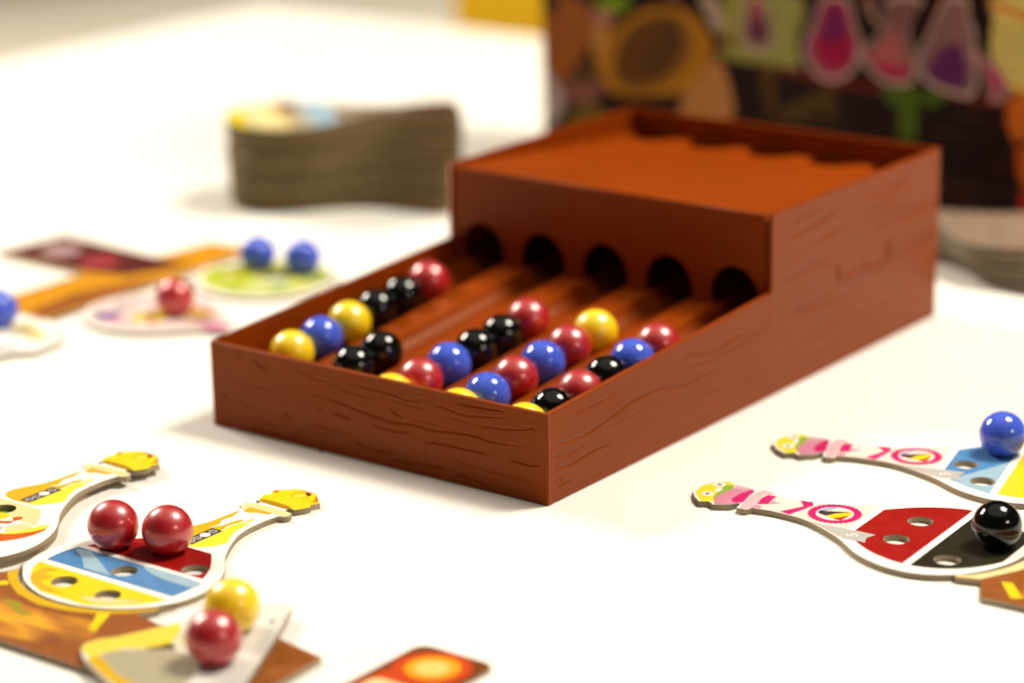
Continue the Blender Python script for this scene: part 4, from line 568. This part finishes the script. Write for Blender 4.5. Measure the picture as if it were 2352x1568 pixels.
# ------------------------------------------------------------------ distant left-hand player area
pb = thing('player_board', 'blurred brown and amber board lying at the far left', 'game board', (0, 0, 0), 0, 'player boards')
slab('board', [[(-330, 60), (-292, 54), (-293, 110), (-296, 186), (-320, 184), (-323, 152), (-384, 156), (-388, 118), (-330, 116)]], 0, TH, AMBER, M_GREY, pb)
printed('dark_panel', [(-387, 119), (-333, 117), (-312, 122), (-300, 150), (-323, 151), (-383, 155)], Z1, MAROON, pb)
printed('plank_print', [(-306, 60), (-294, 58), (-295, 128), (-303, 118), (-310, 90)], Z2, BROWN, pb)
printed('white_mark', circle(-366, 136, 9, 20), Z2, pm('mauve', (196, 160, 160)), pb)
printed('red_mark', circle(-338, 132, 9, 20), Z2, pm('rose', (176, 60, 66)), pb)
ROUND = [(0, 33), (9, 33), (10.5, 30), (13, 27), (20, 23.4), (26, 17), (30.5, 6), (31, -4), (27, -15), (20, -23), (10, -28.5), (0, -30)]
rdl = ROUND+[(-x, y) for x, y in reversed(ROUND[1:-1])]
tg = flask('flask_tile', 'blurred lime green tile carrying two blue marbles', (-258.5, 153), 197, None, [mloc((-258.5, 153), 197, MP[6]), mloc((-258.5, 153), 197, MP[7])], group='distant flask tiles', loops=rdl)
printed('green_print', [(x*.9, y*.9) for x, y in rdl], Z1, pm('leaf', (206, 214, 120), 0.3), tg, [mloc((-258.5, 153), 197, MP[6]), mloc((-258.5, 153), 197, MP[7])])
printed('lime_patch', [(-20, 4), (-6, 28), (8, 28), (22, 12), (10, 2), (-4, 6)], Z2, pm('chartreuse', (198, 204, 44), 0.25), tg, [mloc((-258.5, 153), 197, MP[6]), mloc((-258.5, 153), 197, MP[7])], 3)
POINT = [(0, 45), (4.5, 45), (5.5, 41), (7, 36), (12, 29), (20, 21), (26, 12), (28.5, 2), (27.5, -8), (23, -18), (16, -25), (8, -29), (0, -30)]
ptl = POINT+[(-x, y) for x, y in reversed(POINT[1:-1])]
tp = flask('flask_tile', 'blurred pale pink tile with rainbow spots carrying one red marble', (-262, 88), 2, None, [mloc((-262, 88), 2, MP[8])], group='distant flask tiles', loops=ptl)
printed('pink_print', [(x*.9, y*.93) for x, y in ptl], Z1, pm('blush', (232, 206, 204), 0.1), tp, [mloc((-262, 88), 2, MP[8])])
for nm, mt in (('rb', pm('violet', (92, 52, 150))), ('yb', YEL), ('ob', AMBER), ('rd', MID)):
    q = P['far'][nm]; printed('rainbow_spot', [mloc((-262, 88), 2, a) for a in q], Z2, mt, tp, smooth=3)
for q in range(26):
    an, rr_ = random.uniform(0, 6.28), random.uniform(3, 24)
    x_, y_ = rr_*math.cos(an), rr_*math.sin(an)*0.9
    if min(math.dist((x_, y_), mloc((-258.5, 153), 197, MP[k])) for k in (6, 7)) > 8:
        printed('leaf_mark', spline([(x_+random.uniform(1.5, 4)*math.cos(t), y_+random.uniform(1.5, 4)*math.sin(t)) for t in (0, 1.2, 2.5, 3.8, 5)], 3), Z3, random.choice((LIME, GREEN, M_WHITE, LEMON, CREAM, GREYR)), tg)
    an, rr_ = random.uniform(0, 6.28), random.uniform(3, 24)
    x_, y_ = rr_*math.cos(an), rr_*math.sin(an)*0.9
    if math.dist((x_, y_), mloc((-262, 88), 2, MP[8])) > 8:
        printed('petal_mark', spline([(x_+random.uniform(1.5, 3.6)*math.cos(t), y_+random.uniform(1.5, 3.6)*math.sin(t)) for t in (0, 1.2, 2.5, 3.8, 5)], 3), Z3, random.choice((M_WHITE, M_WHITE, LITE, MID, CREAM, GREYR)), tp)
tw = flask('flask_tile', 'blurred white and cream tile at the left edge carrying a blue marble', (-296, 26), 8, None, [mloc((-296, 26), 8, MP[9])], group='distant flask tiles', loops=rdl)
printed('cream_print', [(-24, 4), (-10, 26), (-2, 24), (-14, 0)], Z1, CREAM, tw)
printed('grey_print', [(4, -20), (24, -8), (27, 4), (12, 24), (6, 20), (14, 0)], Z1, GREYR, tw, smooth=3)

# ------------------------------------------------------------------ stack of tiles at the back left
stk = outline([(0, 72), (8.5, 72), (9.5, 66), (8.6, 58), (7.6, 50), (7.0, 44)])
STKM = []
for q, rgb in enumerate([(102, 85, 51), (112, 94, 60), (94, 78, 46), (116, 104, 82), (96, 86, 68)]):  # tall stack's edges darker than the other greyboard: shade put into the colour
    src = slab('t', [stk], 0, TH-0.10, pm('stack_top' if q < 3 else 'pile_top', (150, 120, 84) if q < 3 else (146, 124, 104), 0.5), mat('greyboard_%d' % q, rgb, 0.9, var=0.2, vscale=300), None, 0.15)
    STKM.append(src.data); bpy.data.objects.remove(src); STKM[-1].name = 'stacked_tile'
ORD = ['first', 'second', 'third', 'fourth', 'fifth', 'sixth', 'seventh', 'eighth', 'ninth', 'tenth', 'eleventh', 'twelfth', 'thirteenth', 'fourteenth', 'fifteenth', 'sixteenth', 'seventeenth', 'eighteenth', 'nineteenth', 'twentieth', 'twenty-first']
def stack(n, org, angs, jit, group, lab_mid, lab_top, drift=(0, 0), kinds=(0, 0, 1, 2)):
    for k in range(n):
        o = bpy.data.objects.new('flask_tile', STKM[random.choice(kinds)]); link(o)
        o.location = Vector((org[0]+drift[0]*k+random.uniform(-jit, jit), org[1]+drift[1]*k+random.uniform(-jit, jit), k*TH))*MM
        o.rotation_euler = (0, 0, math.radians(angs[k]-90+random.uniform(-1.6, 1.6)))
        tag(o, lab_top if k == n-1 else lab_mid % ORD[n-1-k], 'flask tile', group)
    return o
top = stack(21, (-340, 276), [14+36*k/20 for k in range(21)], 0.6, 'flask tiles in the tall stack', 'flask tile %s from the top of the tall stack behind the dispenser', 'topmost flask tile of the tall stack behind the dispenser')
printed('face_print', [(x*0.98, (y-15)*0.985+15) for x, y in stk], TH, pm('pale_stone', (214, 200, 178), 0.1), top)
printed('gold_patch', ring_band(-38.6, -30, 0.8), Z1, YEL, top)
printed('cream_patch', ring_band(-28, -14, 0.8), Z1, CREAM, top)
printed('maroon_patch', [(-31, -14), (-31.4, -4), (-8, -2), (-12, -14)], Z2, MAROON, top)
printed('gold_line', ring_band(-13, -11, 0.8), Z3, GOLD, top)
printed('stone_patch', ring_band(-10, -2, 0.8), Z1, STONE, top)
printed('blue_patch', ring_band(-1, 12, 0.8), Z1, BLUEL, top)
printed('blue_mark', [(-20, 2), (-6, 10), (-2, 8), (-14, 0)], Z2, SKY, top)
printed('brown_patch', ring_band(13, 21, 0.8), Z1, pm('taupe', (150, 128, 104), 0.2), top)
printed('maroon_tip', [(-8, 71), (8, 71), (9, 64), (7, 54), (6.4, 46), (-6.4, 46), (-7, 54), (-9, 64)], Z1, MAROON, top)
printed('grey_neck', [(-6.4, 45), (6.4, 45), (8, 33), (13, 22), (-13, 22), (-8, 33)], Z1, pm('taupe', (150, 128, 104), 0.2), top)

# ------------------------------------------------------------------ slumped pile at the back right
stack(9, (3, 342), [178]*4+[171]*5, 0.9, 'flask tiles in the slumped pile', 'flask tile %s from the top of the slumped pile right of the dispenser', 'topmost flask tile of the slumped pile right of the dispenser', drift=(-2.2, 0.4), kinds=(3, 4))

# ------------------------------------------------------------------ printed game box standing behind
gb = thing('game_box', 'dark printed game box standing upright behind the dispenser', 'game box', (-145.5, 400, 0))
M_BOX = mat('box_print_black', (26, 5, 3), 0.55, var=0.3, vscale=14, spec=0.1)
box('box_body', (-147.5, 0, 0), (147.5, 70, 295), M_BOX, gb, 0.8)
ART = P['art']
def apply_art(name, key, layer, rgb, sm=3, idx=None):
    pts = key if isinstance(key, list) else ART[key]
    lp = spline(pts, sm) if sm else pts
    lp = [(min(max(x+145.5, -147), 147), min(max(z, 0.5), 294)) for x, z in lp]
    me = curve_mesh(name, [lp], 0, 0.0)
    me.transform(Matrix(((1, 0, 0, 0), (0, 0, 1, (-0.05-0.05*layer)*MM), (0, 1, 0, 0), (0, 0, 0, 1))))
    me.materials.append(mat('art_%d_%d_%d' % rgb, dim(rgb, 0.95), 0.55, var=0.2, vscale=50, spec=0.1))
    link(bpy.data.objects.new(name, me), gb)
TALL = [(-260, 120), (-150, 120), (-150, 200), (-260, 200)]
apply_art('printed_wall', 'limebg', 1, (142, 132, 58)); apply_art('printed_wall', 'limebg2', 2, (146, 138, 70))
apply_art('printed_post', 'post', 1, (146, 78, 26), 2); apply_art('printed_post_cap', 'postdark', 2, (60, 34, 20), 0)
apply_art('printed_cloth', 'greys', 1, (176, 150, 140)); apply_art('printed_cloth', 'mauve', 2, (130, 76, 64))
apply_art('printed_rock', 'brownblob', 3, (84, 50, 26)); apply_art('printed_petal', 'pinkbit', 2, (172, 108, 90))
apply_art('printed_leaf', 'greenleaf', 2, (120, 140, 20)); apply_art('printed_cloth', 'face', 1, (172, 112, 60))
apply_art('printed_cloth', 'tanleft', 2, (176, 116, 54)); apply_art('printed_leaf', 'olive', 3, (104, 76, 20))
apply_art('printed_strap', 'greyrib', 3, (176, 146, 124))
apply_art('printed_ring', 'goldout', 4, (164, 104, 14)); apply_art('printed_ring_inner', 'goldin', 5, (132, 82, 12))
apply_art('printed_disc', 'disc', 6, (92, 52, 12)); apply_art('printed_disc_shade', 'discd', 7, (78, 46, 12))
apply_art('printed_crate', 'shelfbrown', 1, (74, 48, 12), 0); apply_art('printed_shelf', 'shelftop', 3, (110, 30, 20), 0)
apply_art('printed_drip', 'dripcap', 4, (66, 86, 8)); apply_art('printed_drip', 'dripstem', 5, (70, 88, 4))
for k, (o_, l_) in {'f1': ((140, 116, 92), 4), 'f2': ((146, 76, 84), 4), 'f3': ((120, 76, 70), 5), 'f4': ((126, 88, 84), 6)}.items():
    apply_art('printed_flask', k+'o', l_, o_)
def stroke(name, key, layer, rgb, k=0.92):
    lp = spline(ART[key], 3); cx = sum(q[0] for q in lp)/len(lp); cz = sum(q[1] for q in lp)/len(lp)
    cl = lambda x, z: (min(max(x+145.5, -147), 147), min(max(z, 0.5), 294))
    me = curve_mesh(name, [[cl(x, z) for x, z in lp], [cl(cx+(x-cx)*k, cz+(z-cz)*k) for x, z in lp]], 0, 0.0)
    me.transform(Matrix(((1, 0, 0, 0), (0, 0, 1, (-0.05-0.05*layer)*MM), (0, 1, 0, 0), (0, 0, 0, 1))))
    me.materials.append(mat('art_%d_%d_%d' % rgb, dim(rgb, 0.95), 0.55, var=0.2, vscale=50, spec=0.1)); link(bpy.data.objects.new(name, me), gb)
for k, l_ in (('f1', 8), ('f2', 8), ('f3', 8), ('f4', 8), ('tube', 9)): stroke('printed_outline', k+('o' if k != 'tube' else ''), l_, (196, 164, 150))
apply_art('printed_liquid', 'f1i', 5, (96, 40, 60)); apply_art('printed_liquid', 'f1t', 6, (160, 56, 70), 0)
apply_art('printed_flask_glow', 'f2m', 5, (150, 44, 74)); apply_art('printed_liquid', 'f2i', 6, (150, 6, 52)); apply_art('printed_liquid', 'f2t', 7, (104, 18, 72))
apply_art('printed_flask_glow', 'f3m', 6, (166, 84, 84)); apply_art('printed_liquid', 'f3i', 7, (166, 24, 66)); apply_art('printed_handle', 'handle', 4, (150, 112, 94))
apply_art('printed_liquid', 'f4i', 7, (88, 28, 80)); apply_art('printed_liquid', 'f4t', 7, (140, 90, 84), 0); apply_art('printed_slit', 'orangeslit', 7, (140, 50, 8), 0)
apply_art('printed_tube', 'tube', 7, (156, 92, 96)); apply_art('printed_liquid', 'tubei', 8, (176, 44, 100))
apply_art('printed_paper', 'paper', 7, (214, 190, 104), 2)
for l in ART['lines']: apply_art('printed_page_line', l, 8, (120, 92, 34), 0)
apply_art('printed_clasp', 'cap1', 8, (206, 112, 8), 0); apply_art('printed_clasp', 'cap2', 8, (206, 116, 10), 0)
apply_art('printed_column', 'column', 7, (196, 96, 22), 2); apply_art('printed_column', 'column2', 7, (186, 84, 16), 0); apply_art('printed_column', 'column3', 7, (160, 44, 12), 0)

for q in range(46):
    x_, z_ = random.uniform(-290, -30), random.uniform(62, 110)
    c_ = random.choice(((120, 70, 30), (70, 30, 50), (150, 120, 60), (160, 110, 100), (60, 40, 20), (96, 84, 30), (130, 40, 60)))
    s_ = random.uniform(1.2, 3.2)
    apply_art('printed_speck', [(x_+s_*random.uniform(.5, 1.4)*math.cos(t), z_+s_*random.uniform(.5, 1.4)*math.sin(t)) for t in (0, 1.3, 2.6, 3.9, 5.1)], 3, c_)
for q in range(16):
    x_, z_ = random.uniform(-150, -30), random.uniform(6, 50); l_ = random.uniform(14, 40)
    apply_art('printed_streak', [(x_, z_), (x_+l_, z_+random.uniform(-.5, .8)), (x_+l_, z_+random.uniform(1.5, 3)), (x_, z_+2.2)], 1, random.choice(((70, 14, 8), (52, 12, 8), (60, 30, 14))), 0)
